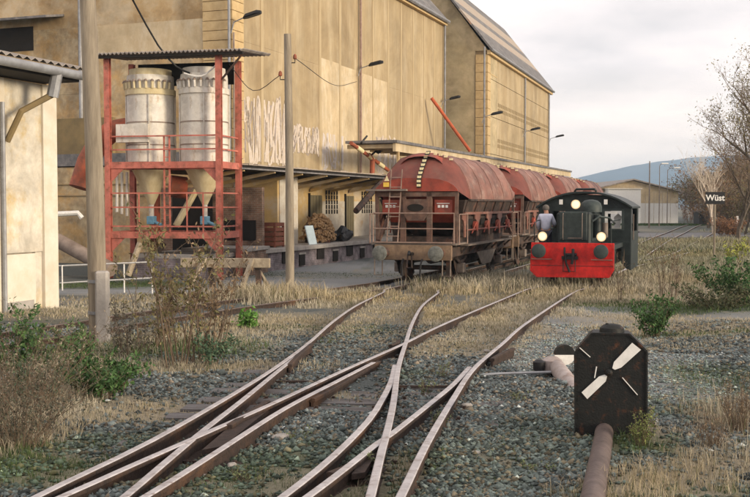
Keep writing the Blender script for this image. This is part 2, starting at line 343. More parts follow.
# ------------------------------------------------------------------ ground sheet with cover maps
# patches: kind, photo x/y of the centre, radius across (m), radius along (m), strength, blade height
PATCH = [
 ('dry', 262, 300, 1.3, 1.6, 1.0, .60), ('dry', 305, 303, 1.5, 1.6, 1.0, .22), ('dry', 340, 297, .8, 1.8, .9, .25), ('dry', 240, 322, 2.0, 1.6, .9, .10),
 ('dry', 300, 328, 1.2, 1.5, .9, .08), ('dry', 190, 368, 1.6, .55, 1.0, .14), ('dry', 120, 368, 1.5, .6, .9, .14), ('dry', 240, 366, .9, .35, .8, .10),
 ('dry', 115, 412, .85, .75, 1.0, .07), ('dry', 60, 415, .7, .8, .9, .12), ('dry', 22, 395, .7, 1.6, 1.0, .20), ('dry', 8, 430, .5, 1.2, .9, .22),
 ('dry', 50, 362, 1.0, 1.3, .8, .15), ('dry', 130, 340, 1.8, 1.6, .7, .16), ('dry', 20, 312, 2.2, 1.2, .7, .06), ('dry', 75, 312, 1.6, 1.5, .6, .12),
 ('dry', 200, 335, 1.2, 2.0, .7, .16), ('dry', 160, 300, 2.6, 2.4, .5, .12),
 ('dry', 418, 300, .7, 1.8, .8, .14), ('dry', 470, 287, 1.6, 2.0, 1.0, .50), ('dry', 445, 291, .9, 1.6, 1.0, .40), ('dry', 378, 293, .6, 1.4, 1.0, .26), ('dry', 345, 299, .7, 1.6, 1.0, .30), ('dry', 500, 285, 1.3, 2.2, 1.0, .60), ('dry', 440, 290, .8, 1.6, .9, .25),
 ('dry', 480, 312, 1.5, 2.2, 1.0, .13), ('dry', 455, 318, .9, 2.5, 1.0, .10), ('dry', 500, 330, .8, 1.6, 1.0, .10), ('dry', 470, 345, .7, 1.2, .9, .07), ('dry', 385, 310, .8, 2.2, .7, .07), ('dry', 365, 335, .7, 1.4, .7, .05), ('dry', 385, 350, .5, .8, .7, .05), ('dry', 545, 312, .8, 1.2, .8, .12), ('dry', 295, 350, .8, .8, .6, .05), ('dry', 300, 375, .35, 1.0, .6, .05), ('dry', 530, 300, 1.2, 2.0, 1.0, .18), ('dry', 455, 333, 1.1, 1.6, .95, .09), ('dry', 430, 350, .7, 1.1, .9, .09),
 ('dry', 490, 322, .8, 1.6, .8, .10), ('dry', 585, 287, 2.0, 1.2, 1.0, .55), ('dry', 615, 290, 2.2, 1.8, 1.0, .36), ('dry', 560, 295, 1.2, 1.4, .9, .26),
 ('dry', 655, 283, 2.4, 2.6, 1.0, .40), ('dry', 640, 300, 2.2, 2.0, .9, .18), ('dry', 590, 303, 1.4, 1.2, .6, .12), ('dry', 690, 290, 2.2, 2.5, .9, .28),
 ('dry', 655, 268, 4.0, 4.5, 1.0, .36), ('dry', 700, 262, 4.0, 5.0, .9, .34), ('dry', 660, 250, 5, 8, .9, .30), ('dry', 720, 245, 7, 9, .8, .34), ('dry', 640, 318, 1.0, .8, .8, .08),
 ('dry', 700, 330, 1.8, 1.4, .8, .10), ('dry', 665, 352, .9, .35, .9, .07), ('dry', 700, 345, 1.0, .7, .6, .09), ('dry', 610, 322, .9, .9, .4, .06),
 ('dry', 640, 485, .30, .35, 1.0, .17), ('dry', 690, 478, .35, .5, .95, .15), ('dry', 735, 470, .35, .7, .9, .17), ('dry', 650, 430, .16, .30, .9, .12), ('dry', 735, 420, .35, .8, .8, .30),
 ('dry', 610, 497, .3, .3, .9, .15), ('dry', 705, 440, .5, .6, .5, .10),
 ('dry', 215, 415, .22, .5, .7, .07), ('dry', 345, 398, .40, .30, .7, .08), ('dry', 255, 385, .3, .8, .6, .07), ('dry', 370, 318, .8, 2.4, .5, .07), ('dry', 400, 470, .15, .5, .7, .10),
 ('dry', 330, 485, .4, .35, .6, .10), ('dry', 410, 430, .15, .5, .6, .08), ('dry', 110, 480, .3, .4, .7, .08), ('dry', 350, 305, .5, 1.2, .7, .12), ('dry', 90, 455, .6, .3, .5, .06),
 ('green', 280, 328, 1.3, .35, .8, .08), ('green', 245, 326, .25, .25, 1, .22), ('green', 40, 470, .9, .5, .9, .08), ('green', 120, 440, .5, .35, .5, .05), ('green', 10, 452, .5, .5, .7, .12),
 ('green', 240, 470, .5, .7, .7, .05), ('green', 330, 455, .5, .6, .5, .04), ('green', 350, 490, .35, .3, .8, .08), ('green', 650, 305, 1.8, 1.0, .8, .14), ('green', 700, 310, 1.8, 1.5, .6, .14),
 ('green', 690, 337, 1.0, .4, .7, .10), ('green', 360, 330, .5, 1.2, .3, .08), ('green', 420, 460, .2, .5, .6, .07), ('green', 550, 440, .5, 1.0, .3, .04), ('green', 470, 460, .4, 1.0, .3, .04),
 ('green', 640, 445, .25, .4, .9, .14), ('green', 720, 380, .5, 1.0, .4, .10), ('green', 120, 285, 2.2, 1.2, .8, .10), ('green', 670, 495, .6, .3, .6, .10), ('green', 40, 350, 1.2, 1.5, .5, .15),
 ('green', 160, 350, 1.2, 1.2, .6, .2), ('green', 660, 225, 7, 4, .5, .3), ('green', 710, 252, 2.5, 3, .4, .3), ('green', 300, 275, 4, 1.5, .3, .06),
 ('path', 560, 330, 1.0, 3.2, 1.0, 0), ('path', 525, 350, .7, 2.0, .9, 0), ('path', 660, 385, .6, 1.0, .9, 0), ('path', 595, 315, 1.0, 2.5, .9, 0), ('path', 650, 362, .8, .6, .9, 0),
 ('path', 700, 320, 2.2, .6, .7, 0), ('path', 200, 291, 5.0, 1.2, 1, 0), ('path', 320, 283, 3.5, 4.0, 1.0, 0), ('path', 350, 272, 3, 6, 1.0, 0), ('path', 120, 300, 4, 1.0, .7, 0), ('path', 240, 345, 1.2, .8, .6, 0),
]
PW = [(k, G(x, y, GO), rx, ry, s, h) for k, x, y, rx, ry, s, h in PATCH]
def cover(kind, X, Y):
    out = np.zeros(np.shape(X))
    nz = vnoise(X, Y, 1.4, 3) * .9 + vnoise(X, Y, 4.5, 5) * .7 + vnoise(X, Y, 13, 6) * .4
    for k, c, rx, ry, s, h in PW:
        if k != kind: continue
        d = np.sqrt(((X - c.x) / rx) ** 2 + ((Y - c.y) / ry) ** 2)
        out = np.maximum(out, s * np.clip((1.75 - d) - (1.0 - nz) * .75, 0, 1))
    if kind == 'dry':                          # open field on the right, beyond the loco
        out = np.maximum(out, np.clip((Y - 38) / 6, 0, 1) * np.clip((X - .335 * (Y - 31.5) - 9) / 3, 0, 1) * np.clip(nz, .35, 1) * .8)
        out = np.maximum(out, np.clip((nz - 1.18) * 1.5, 0, .6))
    sx = np.interp(Y, [8, 12.8, 16.3, 19, 21.6, 26, 31.5, 35, 46], [-8.5, -6.85, -5.62, -4.8, -4.15, -2.65, -.3, 1.25, 5.3])
    if kind != 'path': out = out * np.clip((np.abs(X - sx) - .95) / .5, .05, 1)
    if kind == 'green':
        out = np.maximum(out, np.clip((vnoise(X, Y, .8, 9) + vnoise(X, Y, 5, 8) * .5 - 1.02) * 1.6, 0, .45))
    return out
def make_ground():
    def ax(segs):
        o = [segs[0][0]]
        for a, b, st in segs:
            n = max(1, round((b - a) / st)); o += list(a + (b - a) * np.arange(1, n + 1) / n)
        return np.array(o)
    xs = ax([(-3500, -300, 800), (-300, -60, 40), (-60, -16, 6), (-16, -6, .5), (-6, 8, .1), (8, 20, .4), (20, 60, 4), (60, 300, 40), (300, 3500, 800)])
    ys = ax([(-60, 0, 10), (0, 4, .5), (4, 18, .1), (18, 40, .3), (40, 90, 1.5), (90, 300, 20), (300, 4200, 600)])
    X, Y = np.meshgrid(xs, ys); Z = zr(Y) + GO
    near = np.clip((60 - Y) / 30, 0, 1) * np.clip((30 - abs(X)) / 10, 0, 1)
    Z = Z + near * ((vnoise(X, Y, .9, 1) - .5) * .06 + (vnoise(X, Y, 4, 2) - .5) * .035)
    Z += np.clip((X - 3.2 - .33 * np.maximum(Y - 14, 0)) / 4, 0, 1) * .18 * near     # shoulder on the right
    nx, ny = len(xs), len(ys)
    V = np.stack([X, Y, Z], -1).reshape(-1, 3)
    i = np.arange((ny - 1) * (nx - 1)); r, c = i // (nx - 1), i % (nx - 1); a = r * nx + c
    me = npmesh('ground', V, np.stack([a, a + 1, a + nx + 1, a + nx], -1), [])
    at = me.color_attributes.new('cover', 'FLOAT_COLOR', 'POINT'); C = np.ones((len(V), 4), np.float32)
    C[:, 0] = cover('dry', V[:, 0], V[:, 1]); C[:, 1] = cover('green', V[:, 0], V[:, 1]); C[:, 2] = cover('path', V[:, 0], V[:, 1])
    at.data.foreach_set('color', C.ravel()); me.polygons.foreach_set('use_smooth', [True] * len(me.polygons))
    m = bpy.data.materials.new('yard_ground'); m.use_nodes = True; nt = m.node_tree; N = nt.nodes.new; L = nt.links.new; b = nt.nodes['Principled BSDF']
    b.inputs['Roughness'].default_value = .95; b.inputs['Specular IOR Level'].default_value = .15
    tc = N('ShaderNodeTexCoord')
    def noise(s, d=8, r=.65):
        n = N('ShaderNodeTexNoise'); n.inputs['Scale'].default_value = s; n.inputs['Detail'].default_value = d; n.inputs['Roughness'].default_value = r
        L(tc.outputs['Object'], n.inputs['Vector']); return n.outputs['Fac']
    def ramp(f, a, ca, bb, cb):
        c = N('ShaderNodeValToRGB'); c.color_ramp.elements[0].position = a; c.color_ramp.elements[0].color = (*ca, 1)
        c.color_ramp.elements[1].position = bb; c.color_ramp.elements[1].color = (*cb, 1); L(f, c.inputs[0]); return c.outputs[0]
    def mix(f, a, c):
        x = N('ShaderNodeMix'); x.data_type = 'RGBA'; L(f, x.inputs[0]); L(a, x.inputs[6]); L(c, x.inputs[7]); return x.outputs[2]
    gravel = ramp(noise(38, 6), .32, (.04, .045, .043), .7, (.16, .18, .175))
    path = ramp(noise(60, 5), .3, (.17, .18, .185), .7, (.32, .33, .34))
    dry = ramp(noise(26, 9, .75), .3, (.17, .145, .10), .7, (.42, .37, .28))
    green = ramp(noise(22, 9, .75), .3, (.035, .05, .02), .7, (.11, .135, .06))
    at_ = N('ShaderNodeAttribute'); at_.attribute_name = 'cover'; sp = N('ShaderNodeSeparateColor'); L(at_.outputs['Color'], sp.inputs[0])
    c = mix(sp.outputs[2], gravel, path); c = mix(sp.outputs[1], c, green); c = mix(sp.outputs[0], c, dry)
    L(c, b.inputs['Base Color'])
    bp = N('ShaderNodeBump'); bp.inputs['Strength'].default_value = .8; bp.inputs['Distance'].default_value = .03
    L(noise(30, 5), bp.inputs['Height']); L(bp.outputs[0], b.inputs['Normal'])
    me.materials.append(m); o = obj('ground', me, kind='structure'); return o
make_ground()

# hill in the distance
def make_hill():
    xs = np.linspace(-1500, 4200, 190); ys = np.linspace(2200, 4000, 40)
    X, Y = np.meshgrid(xs, ys)
    ridge = 34 + 108 / (1 + np.exp(-(X - 660) / 120)) + 10 * (vnoise(X, X * 0, .003, 4) - .5)
    ridge = np.where(X < 450, ridge * np.clip((X + 900) / 1350, .15, 1), ridge)
    t = (Y - 2200) / 1000
    prof = np.clip(np.sin(np.clip(t, 0, 1.8) / 1.8 * math.pi), 0, 1) ** .8
    Z = ridge * prof * 1.06 + vnoise(X, Y, .02, 3) * 6 * prof - 1.5 + vnoise(X, Y, .06, 6) * 3 * prof
    nx = len(xs); V = np.stack([X, Y, Z], -1).reshape(-1, 3)
    i = np.arange((len(ys) - 1) * (nx - 1)); r, c = i // (nx - 1), i % (nx - 1); a = r * nx + c
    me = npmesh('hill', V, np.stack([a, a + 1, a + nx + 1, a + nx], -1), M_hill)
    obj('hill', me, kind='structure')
make_hill()

# ------------------------------------------------------------------ rails and sleepers
track = bpy.data.objects.new('railway_track', None); COL.objects.link(track); track['kind'] = 'structure'
PROF = [(-.065, -.15), (.06, -.15), (.06, -.138), (.012, -.115), (.012, -.045), (.031, -.035), (.031, -.006), (.024, 0), (-.024, 0), (-.031, -.006), (-.031, -.035), (-.012, -.045), (-.012, -.115), (-.065, -.138)]
def rail(pts, name='rail', top=M_rail_top, w=1.0, dz=0):
    pts = [Vector((p[0], p[1], float(zr(p[1])) + dz)) for p in pts]
    pts = spline(pts); pts = [Vector((p.x, p.y, float(zr(p.y)) + dz)) for p in pts]
    m = MB(); secs = []
    for j, p in enumerate(pts):
        d = (pts[min(j + 1, len(pts) - 1)] - pts[max(j - 1, 0)]); d.z = 0; d.normalize(); s = Vector((d.y, -d.x, 0))
        secs.append([p + s * x * w + Vector((0, 0, z)) for x, z in PROF])
    m.loft(secs); n = len(PROF)
    for k in range(len(m.f)):
        if len(m.f[k]) == 4 and (m.f[k][0] % n) in (6, 7, 8): m.mi[k] = 1
    return m.build(name, [M_rail_side, top], track)
TH = .335                                       # tan of the yard heading (18.5 deg)
def heading(p, t): return (p[0] + TH * t, p[1] + t)
r1 = [(-2.25, 4.6), (-2.13, 5.5), (-2.05, 6.2), (-1.91, 6.93), (-1.72, 7.95), (-1.46, 9.92), (-1.20, 12.34), (-.98, 15.3), (-.77, 19.2), (-.41, 23.7), (.22, 28.9), (.62, 31.6), (3.80, 41.0), (14.1, 71.8), (24, 101)]
r1R = [(-.2, 4.6), (-.09, 5.5), (-.03, 6.2), (.05, 7.58), (.10, 8.37), (.18, 9.92), (.28, 12.45), (.45, 15.25), (.69, 19.0), (1.10, 23.8), (1.73, 28.6), (2.12, 31.1), (5.30, 40.5), (15.6, 71.3), (25.5, 100.5)]
t2L = [(-2.45, 4.6), (-2.13, 5.5), (-1.90, 6.2), (-1.67, 7.08), (-1.30, 8.46), (-.95, 9.79), (-.32, 12.34), (.40, 15.1), (1.42, 19.3), (4.15, 29.4), (5.1, 32), (8.25, 41.1), (18.6, 72), (25, 90.5), (47.5, 153), (95, 270)]
t2R = [(-.15, 4.6), (.02, 5.5), (.15, 6.2), (.38, 7.76), (.74, 9.92), (1.18, 12.34), (1.88, 15.25), (2.85, 19.2), (5.55, 29), (6.52, 31.5), (9.75, 40.6), (20.1, 71.5), (26.5, 90), (49, 152.5), (96.5, 269.5)]
b3 = [(-1.70, 4.8), (-1.60, 5.5), (-1.52, 6.2), (-1.47, 7.1), (-1.39, 8.46), (-1.28, 9.92), (-1.125, 12.3), (-1.03, 13.6)]
b4 = [(-1.75, 4.8), (-1.57, 5.5), (-1.40, 6.2), (-1.20, 7.3), (-.83, 9.45), (-.44, 11.15), (-.02, 12.95)]
cv = [(-1.05, 4.8), (-.78, 5.5), (-.57, 6.2), (-.30, 7.41), (-.06, 8.83), (.06, 9.92), (.17, 11.2), (.245, 12.7)]
b5 = [(-.9, 4.8), (-.64, 5.5), (-.42, 6.2), (-.2, 7.02), (.02, 7.88), (.13, 8.24), (.56, 9.92), (.85, 11.1), (1.14, 12.5)]
for r_ in (r1, r1R, t2L, t2R): rail(r_)
for r_ in (b3, b4, cv, b5): rail(r_, 'switch_blade', dz=-.004)
# check rails, wing rails and brown frog plates
def offs(pts, d): return [(p[0] + d, p[1]) for p in pts]
rail([(-.93, 15.2), (-1.02, 13.7), (-1.05, 12.7)], 'check_rail', M_rail_side)
rail([(1.95, 14.6), (1.62, 13.7), (1.50, 13.3)], 'check_rail', M_rail_side)
rail([(.05, 13.3), (-.20, 12.1), (-.62, 10.2)], 'check_rail', M_rail_side, dz=-.03)
rail([(-.03, 7.75), (-.13, 7.25), (-.3, 6.9)], 'check_rail', M_rail_side, dz=-.01)
rail([(-1.03, 9.9), (-1.16, 9.0), (-1.22, 8.6)], 'wing_rail', M_rail_side)
rail([(.22, 15.0), (.32, 15.25), (.36, 15.7)], 'wing_rail', M_rail_side)
def plate(px, name, mt, dz=-.02, th=.04):
    p = [Vector(q) for q in px]; m = MB(); poly = [Vector((q[0], q[1], float(zr(q[1])) + dz - th)) for q in p]
    m.prism(poly, (0, 0, th)); return m.build(name, mt, track)
plate([(-1.30, 7.75), (-1.16, 7.9), (-.98, 9.6), (-1.03, 9.65), (-1.24, 8.55)], 'frog_plate', M_rail_side, -.035)
plate([(-.16, 7.0), (-.07, 7.05), (.02, 7.75), (-.03, 7.8)], 'frog_plate', M_rail_side, -.045)
plate([(.34, 15.1), (.43, 15.15), (.52, 15.9), (.47, 15.9)], 'frog_plate', M_rail_side, -.03)
# stretcher bars and throw rod of the points
m = MB()
def zz(x, y, d): return (x, y, float(zr(y)) + d)
m.tube([zz(-1.05, 13.2, -.12), zz(.25, 12.6, -.12), zz(1.15, 12.45, -.11), zz(1.5, 12.42, -.08), zz(2.1, 12.35, -.05)], .018, 6)
m.build('throw_rod', M_zinc, track)
m = MB(); m.bar(zz(.27, 11.5, -.1), zz(.98, 11.5, -.1), .05, .02); m.build('stretcher_bar', M_rail_side, track)
m = MB(); m.bar(zz(-1.15, 11.9, -.1), zz(-.25, 11.9, -.1), .05, .02); m.build('stretcher_bar', M_rail_side, track)
# siding along the loading platform and shed
sd_l = [(-9.2, 8), (-7.6, 12.8), (-6.3, 16.3), (-5.6, 18.6), (-4.88, 21.6), (-3.4, 26), (-1.0, 31.5), (.55, 35.0), (4.6, 46), (12, 68)]
sd_r = [(-7.75, 8.4), (-6.1, 13.0), (-4.95, 16.3), (-4.15, 19.2), (-3.45, 21.5), (-1.95, 25.6), (.45, 31.0), (1.95, 34.5), (6.0, 45.5), (13.4, 67.5)]
rail(sd_l, top=M_rail_dull, dz=.0); rail(sd_r, top=M_rail_dull, dz=.0)
# far sidings on the right of the loco
for q in ([(8.3, 37), (10.9, 43), (15.2, 52), (20.5, 63.5)], [(9.0, 41), (11.6, 46), (15.06, 53), (20.2, 66.5), (26.8, 84), (50, 146)]): rail(q)
# sleepers
def sleeper_mesh():
    m = MB(); m.box(-.5, .5, -.13, .13, -.16, 0); me = m.mesh('sleeper', M_sleeper); return me
SLM = sleeper_mesh()
def sleeper(x0, x1, y, ang=0, dz=-.145):
    o = obj('sleeper', SLM, track, loc=((x0 + x1) / 2, y, float(zr(y)) + dz))
    o.rotation_euler = (random.uniform(-.01, .01), random.uniform(-.008, .008), ang + random.uniform(-.02, .02)); o.scale = (x1 - x0, random.uniform(.9, 1.1), 1)
def xat(pts, y):
    for a, b in zip(pts, pts[1:]):
        if a[1] <= y <= b[1]: return a[0] + (b[0] - a[0]) * (y - a[1]) / (b[1] - a[1])
    return pts[-1][0]
y = 5.2
while y < 20:
    a, b = xat(r1, y) - .45, xat(t2R, y) + .45
    vis = 9.2 < y < 13.6
    sleeper(a, b, y, -.10, -.118 if vis else -.142 - random.random() * .02); y += .62 if not vis else .52
y = 20.3
while y < 31:
    for A, B, an in ((r1, r1R, -.1), (t2L, t2R, -.27)): sleeper(xat(A, y) - .4, xat(B, y) + .4, y, an, -.15)
    y += .65
y = 12.0
while y < 33:
    sleeper(xat(sd_l, y) - .4, xat(sd_r, y) + .5, y, -.38, -.14); y += .62

def zg(X, Y):
    near = np.clip((60 - Y) / 30, 0, 1) * np.clip((30 - abs(X)) / 10, 0, 1)
    return zr(Y) + GO + near * ((vnoise(X, Y, .9, 1) - .5) * .06 + (vnoise(X, Y, 4, 2) - .5) * .035) + np.clip((X - 3.2 - .33 * np.maximum(Y - 14, 0)) / 4, 0, 1) * .18 * near
def fastenings():
    a = MB(); b = MB(); y = 5.2
    while y < 15:
        for r_ in (r1, r1R, t2L, t2R, b3, b4, cv, b5):
            if r_[0][1] < y < r_[-1][1] - .1:
                x = xat(r_, y); z = float(zr(y)); a.box(x - .14, x + .14, y - .08, y + .08, z - .149, z - .128)
                for s in (-.095, .095): b.cyl((x + s, y - .02, z - .128), (x + s, y - .02, z - .095), .018, n=6); b.box(x + s - .03 * (1 if s > 0 else -.2), x + s + .03 * (1 if s < 0 else -.2) + .001, y - .04, y + .04, z - .127, z - .112)
        y += .62
    a.build('base_plates', M_rail_side, track, kind='stuff'); b.build('rail_bolts', M_rail_side, track, kind='stuff')
fastenings()
# ------------------------------------------------------------------ ballast stones (nobody could count them)
def make_stones():
    bv = np.array([(1, .1, 0), (-1, 0, .1), (.1, 1, 0), (0, -1, -.1), (.2, .1, .75), (-.1, .1, -.75)], float)
    bm = bmesh.new()
    for v in bv: bm.verts.new(v)
    bmesh.ops.convex_hull(bm, input=bm.verts); bm.verts.ensure_lookup_table(); bmesh.ops.triangulate(bm, faces=bm.faces)
    bv = np.array([v.co[:] for v in bm.verts]); bf = np.array([[v.index for v in f.verts] for f in bm.faces]); bm.free(); nb = len(bv)
    # drop to a rough 12-vertex chip
    n = 215000
    t = rng.random(n); Y = 4.8 + 15 * t ** 1.5; X = (rng.random(n) - .5) * (Y * .80 + 1.0) - .1
    pth = cover('path', X, Y); dr = cover('dry', X, Y); gn = cover('green', X, Y)
    keep = rng.random(n) > np.clip(dr * .93 + gn * .6, 0, .97)
    s = rng.uniform(.009, .034, n) * rng.uniform(.75, 1.1, n) * np.where(pth > .4, .6, 1) * (1 + (rng.random(n) > .985) * .5)
    s *= np.clip(.8 + Y * .03, 1, 1.4); keep &= (X > -8)
    bx = (Y - 9.9) / 3.2; keep &= ~((bx > 0) & (bx < 1) & (X > -.85 + bx * .75) & (X < -.02 + bx * .20) & (rng.random(n) < .88))
    X, Y, s, pth, gn = X[keep], Y[keep], s[keep], pth[keep], gn[keep]; n = len(X)
    base = bv[None] * rng.uniform(.55, 1.4, (n, nb, 3)); base = base * (s[:, None, None] * rng.uniform(.6, 1.3, (n, 1, 3)) * np.array([1, 1, .8]))
    a = rng.random(n) * 6.28; ca, sa = np.cos(a), np.sin(a)
    x = base[..., 0] * ca[:, None] - base[..., 1] * sa[:, None]; y_ = base[..., 0] * sa[:, None] + base[..., 1] * ca[:, None]
    Z = zg(X, Y) + s * .25
    V = np.stack([x + X[:, None], y_ + Y[:, None], base[..., 2] + Z[:, None]], -1).reshape(-1, 3)
    Fc = (bf[None] + (np.arange(n) * nb)[:, None, None]).reshape(-1, 3)
    c = rng.uniform(.25, 1.5, (n, 1)) * np.array([[.93, 1.03, 1.04]]) * np.ones((n, 3))
    c[pth > .4] *= 1.9
    rust = rng.random(n) < .22; c[rust] = c[rust] * np.array([1.35, .95, .72])
    li = rng.random(n) < .006; c[li] = rng.uniform(3.2, 4.5, (li.sum(), 1)) * np.ones(3)
    c *= (1 - gn[:, None] * np.array([.35, .2, .5]))
    me = npmesh('ballast', V, Fc, M_stone, np.repeat(c, nb, 0)); obj('ballast', me, kind='stuff')
make_stones()

# ------------------------------------------------------------------ grass
def blades(name, X, Y, H, wd, colr, lean=.5, zoff=None, parent=None, kind='stuff', Z=None, M=M_blade):
    n = len(X); a = rng.random(n) * 6.28; l = rng.random(n) * lean * H; la = rng.random(n) * 6.28
    Z = zg(X, Y) - .01 if Z is None else Z
    dx, dy = np.cos(a) * wd / 2, np.sin(a) * wd / 2; lx, ly = np.cos(la) * l, np.sin(la) * l
    P = np.stack([np.stack([X - dx, Y - dy, Z], -1), np.stack([X + dx, Y + dy, Z], -1),
                  np.stack([X + lx * .35 + dx * .7, Y + ly * .35 + dy * .7, Z + H * .6], -1), np.stack([X + lx * .35 - dx * .7, Y + ly * .35 - dy * .7, Z + H * .6], -1),
                  np.stack([X + lx, Y + ly, Z + H * (1 - .3 * l / (H + 1e-6))], -1)], 1).reshape(-1, 3)
    b = np.arange(n)[:, None] * 5
    Fc = np.concatenate([b + np.array([[0, 1, 2]]), b + np.array([[0, 2, 3]]), b + np.array([[3, 2, 4]])], 1).reshape(-1, 3)
    me = npmesh(name, P, Fc, M, np.repeat(colr, 5, 0)); return obj(name, me, parent, kind=kind)
def make_grass():
    for kind, cA, cB in (('dry', np.array([.32, .275, .19]), np.array([.66, .60, .475])), ('green', np.array([.05, .085, .03]), np.array([.15, .20, .08]))):
        Xs, Ys, Hs, Ws = [], [], [], []
        for k, c, rx, ry, s, h in PW:
            if k != kind or h <= 0: continue
            area = math.pi * rx * ry * 2.2; pxm = F / c.y                      # photo pixels per metre there
            dens = s * min(3200, 15 * pxm) * (1.0 if h < .2 else 1.15)
            n = int(min(area * dens, 26000)); a = rng.random(n) * 6.28; rr = np.sqrt(rng.random(n)) * 1.5
            X = c.x + np.cos(a) * rr * rx; Y = c.y + np.sin(a) * rr * ry
            cl = vnoise(X, Y, 5, 21) * .6 + vnoise(X, Y, 14, 22) * .6
            p = np.clip(1.55 - rr, 0, 1) * np.clip((cl - .28) * 2.2, .05, 1)
            kp = rng.random(n) < p; X, Y, cl = X[kp], Y[kp], cl[kp]
            Xs.append(X); Ys.append(Y); Hs.append(h * rng.uniform(.25, 1.0, len(X)) * np.clip(cl + .2, .4, 1.2)); Ws.append(np.full(len(X), max(.0035, .62 / pxm)))
        if kind == 'dry':
            n = 60000; Y = 36 + 75 * rng.random(n) ** 1.6; X = .335 * (Y - 31.5) + 8 + rng.random(n) * (Y * .33); kp = (rng.random(n) < cover('dry', X, Y))
            kp &= ~((Y > 84) & (Y < 96))
            X, Y = X[kp], Y[kp]; Xs.append(X); Ys.append(Y); Hs.append(rng.uniform(.12, .38, len(X)) * (.5 + vnoise(X, Y, .5, 31))); Ws.append(.6 * Y / F)
        else:
            n = 40000; Y = 5 + 22 * rng.random(n) ** 1.4; X = (rng.random(n) - .5) * (Y * .76 + .4); kp = rng.random(n) < cover('green', X, Y) * .6
            X, Y = X[kp], Y[kp]; Xs.append(X); Ys.append(Y); Hs.append(rng.uniform(.02, .07, len(X))); Ws.append(.8 * Y / F + .002)
        X, Y, H, Wd = map(np.concatenate, (Xs, Ys, Hs, Ws))
        # keep clear of the rail heads
        ok = np.ones(len(X), bool)
        for r_ in (r1, r1R, t2L, t2R, cv, b5, b3, b4):
            q = np.array(r_); ok &= ~((np.abs(X - np.interp(Y, q[:, 1], q[:, 0])) < .07 + H * .22) & (Y < q[-1, 1]) & (Y < 23))
        sx = np.interp(Y, [8, 12.8, 16.3, 19, 21.6, 26, 31.5, 35, 46], [-8.5, -6.85, -5.62, -4.8, -4.15, -2.65, -.3, 1.25, 5.3]); ok &= ~((np.abs(X - sx) < 1.15) & (Y < 25.5) & (rng.random(len(X)) < .93)) & ~((np.abs(X - sx - 1.6) < .9) & (Y < 22) & (H > .12))
        X, Y, H, Wd = X[ok], Y[ok], H[ok], Wd[ok]
        t = np.clip(rng.random(len(X)) * .6 + vnoise(X, Y, 1.2, 12) * .6 - .1, 0, 1)[:, None]; c = cA * (1 - t) + cB * t
        if kind == 'dry':
            g = rng.random(len(X)) < .10; c[g] = np.array([.13, .15, .07])
            warm = np.clip((vnoise(X, Y, .35, 15) - .45) * 2, 0, 1)[:, None]; c = c * (1 - warm * np.array([0, .08, .25]))
        fld = np.clip((Y - 34) / 10, 0, 1)[:, None]; c = c * (1 - fld * np.array([.30, .24, .30]))
        blades('dry_grass' if kind == 'dry' else 'green_grass', X, Y, H, Wd, c, lean=.75)
make_grass()

# ------------------------------------------------------------------ buildings
class Frame:                                   # local axes: +Y away along the yard, +X towards the tracks
    def __init__(s, x, y, deg): s.o = (x, y); s.th = R(deg); s.u = (math.sin(s.th), math.cos(s.th)); s.r = (math.cos(s.th), -math.sin(s.th)); s.rz = -s.th
    def w(s, lx, ly, z=0): return Vector((s.o[0] + s.r[0] * lx + s.u[0] * ly, s.o[1] + s.r[1] * lx + s.u[1] * ly, z))
    def onx(s, c, x, y):                       # sight line meets the plane local X = c  -> (local Y, z)
        a, dy, dz = ray(x, y); a /= dy; p = s.w(c, 0)
        t = (a * p.y - p.x) / (s.u[0] - a * s.u[1]); Y = p.y + t * s.u[1]; return t, EYE + dz / dy * Y
    def ony(s, c, x, y):
        a, dy, dz = ray(x, y); a /= dy; p = s.w(0, c)
        t = (a * p.y - p.x) / (s.r[0] - a * s.r[1]); Y = p.y + t * s.r[1]; return t, EYE + dz / dy * Y
B1 = Frame(-4.3, 40.7, 20.5)
def at(fr, lx, ly, z=0): return fr.w(lx, ly, z)

FX = -3.0; T0 = 3.0; T1 = B1.onx(FX, 443, 25)[0]; E1 = 15.3
wh = thing('warehouse', 'tall ochre concrete warehouse with ribbed wall, graffiti and a pale painted patch', 'warehouse', B1.w(0, 0, 0), B1.rz)
# core just behind the panels
m = MB(); m.box(-22, FX - .12, T0 + .12, T1 - .05, -.4, E1); m.build('wall_core', M_joint, wh)
# side wall: tall panels with ribs between, joints recessed
edges = [T0 + 1.0] + [B1.onx(FX, x, 100)[0] for x in (262, 287, 320, 340, 358, 373, 388, 401, 413, 424, 434)] + [T1]
for i, (a, b) in enumerate(zip(edges, edges[1:])):
    for z0, z1 in ((4.1, 9.6), (9.606, E1)):
        m = MB(); m.box(FX - .14, FX, a + .005, b - .005, z0, z1); m.build('wall_panel', M_sand, wh)
    m = MB(); m.box(FX - .1, FX + .02, b - .13, b + .13, 4.1, E1 - .05); m.build('wall_rib', M_sand_strip, wh)
ta, tb = B1.onx(FX, 320, 100)[0], B1.onx(FX, 389, 100)[0]
m = MB()
for a, b in zip(edges, edges[1:]):
    if a >= ta - .1 and b <= tb + .6: m.box(FX, FX + .006, a + .16, b - .16, 4.15, 10.0 - (a - ta) * .02)
m.build('painted_patch', M_sand_light, wh)
# corner pier of stone blocks
cx0 = B1.ony(T0, 203, 30)[0]
z = 4.1
while z < E1 - .3:
    m = MB(); m.box(cx0 + random.uniform(-.01, .01), FX + .03, T0 - .04 + random.uniform(-.012, .012), T0 + 1.0, z, z + .40); m.build('stone_block', M_block, wh, bevel=.012); z += .418
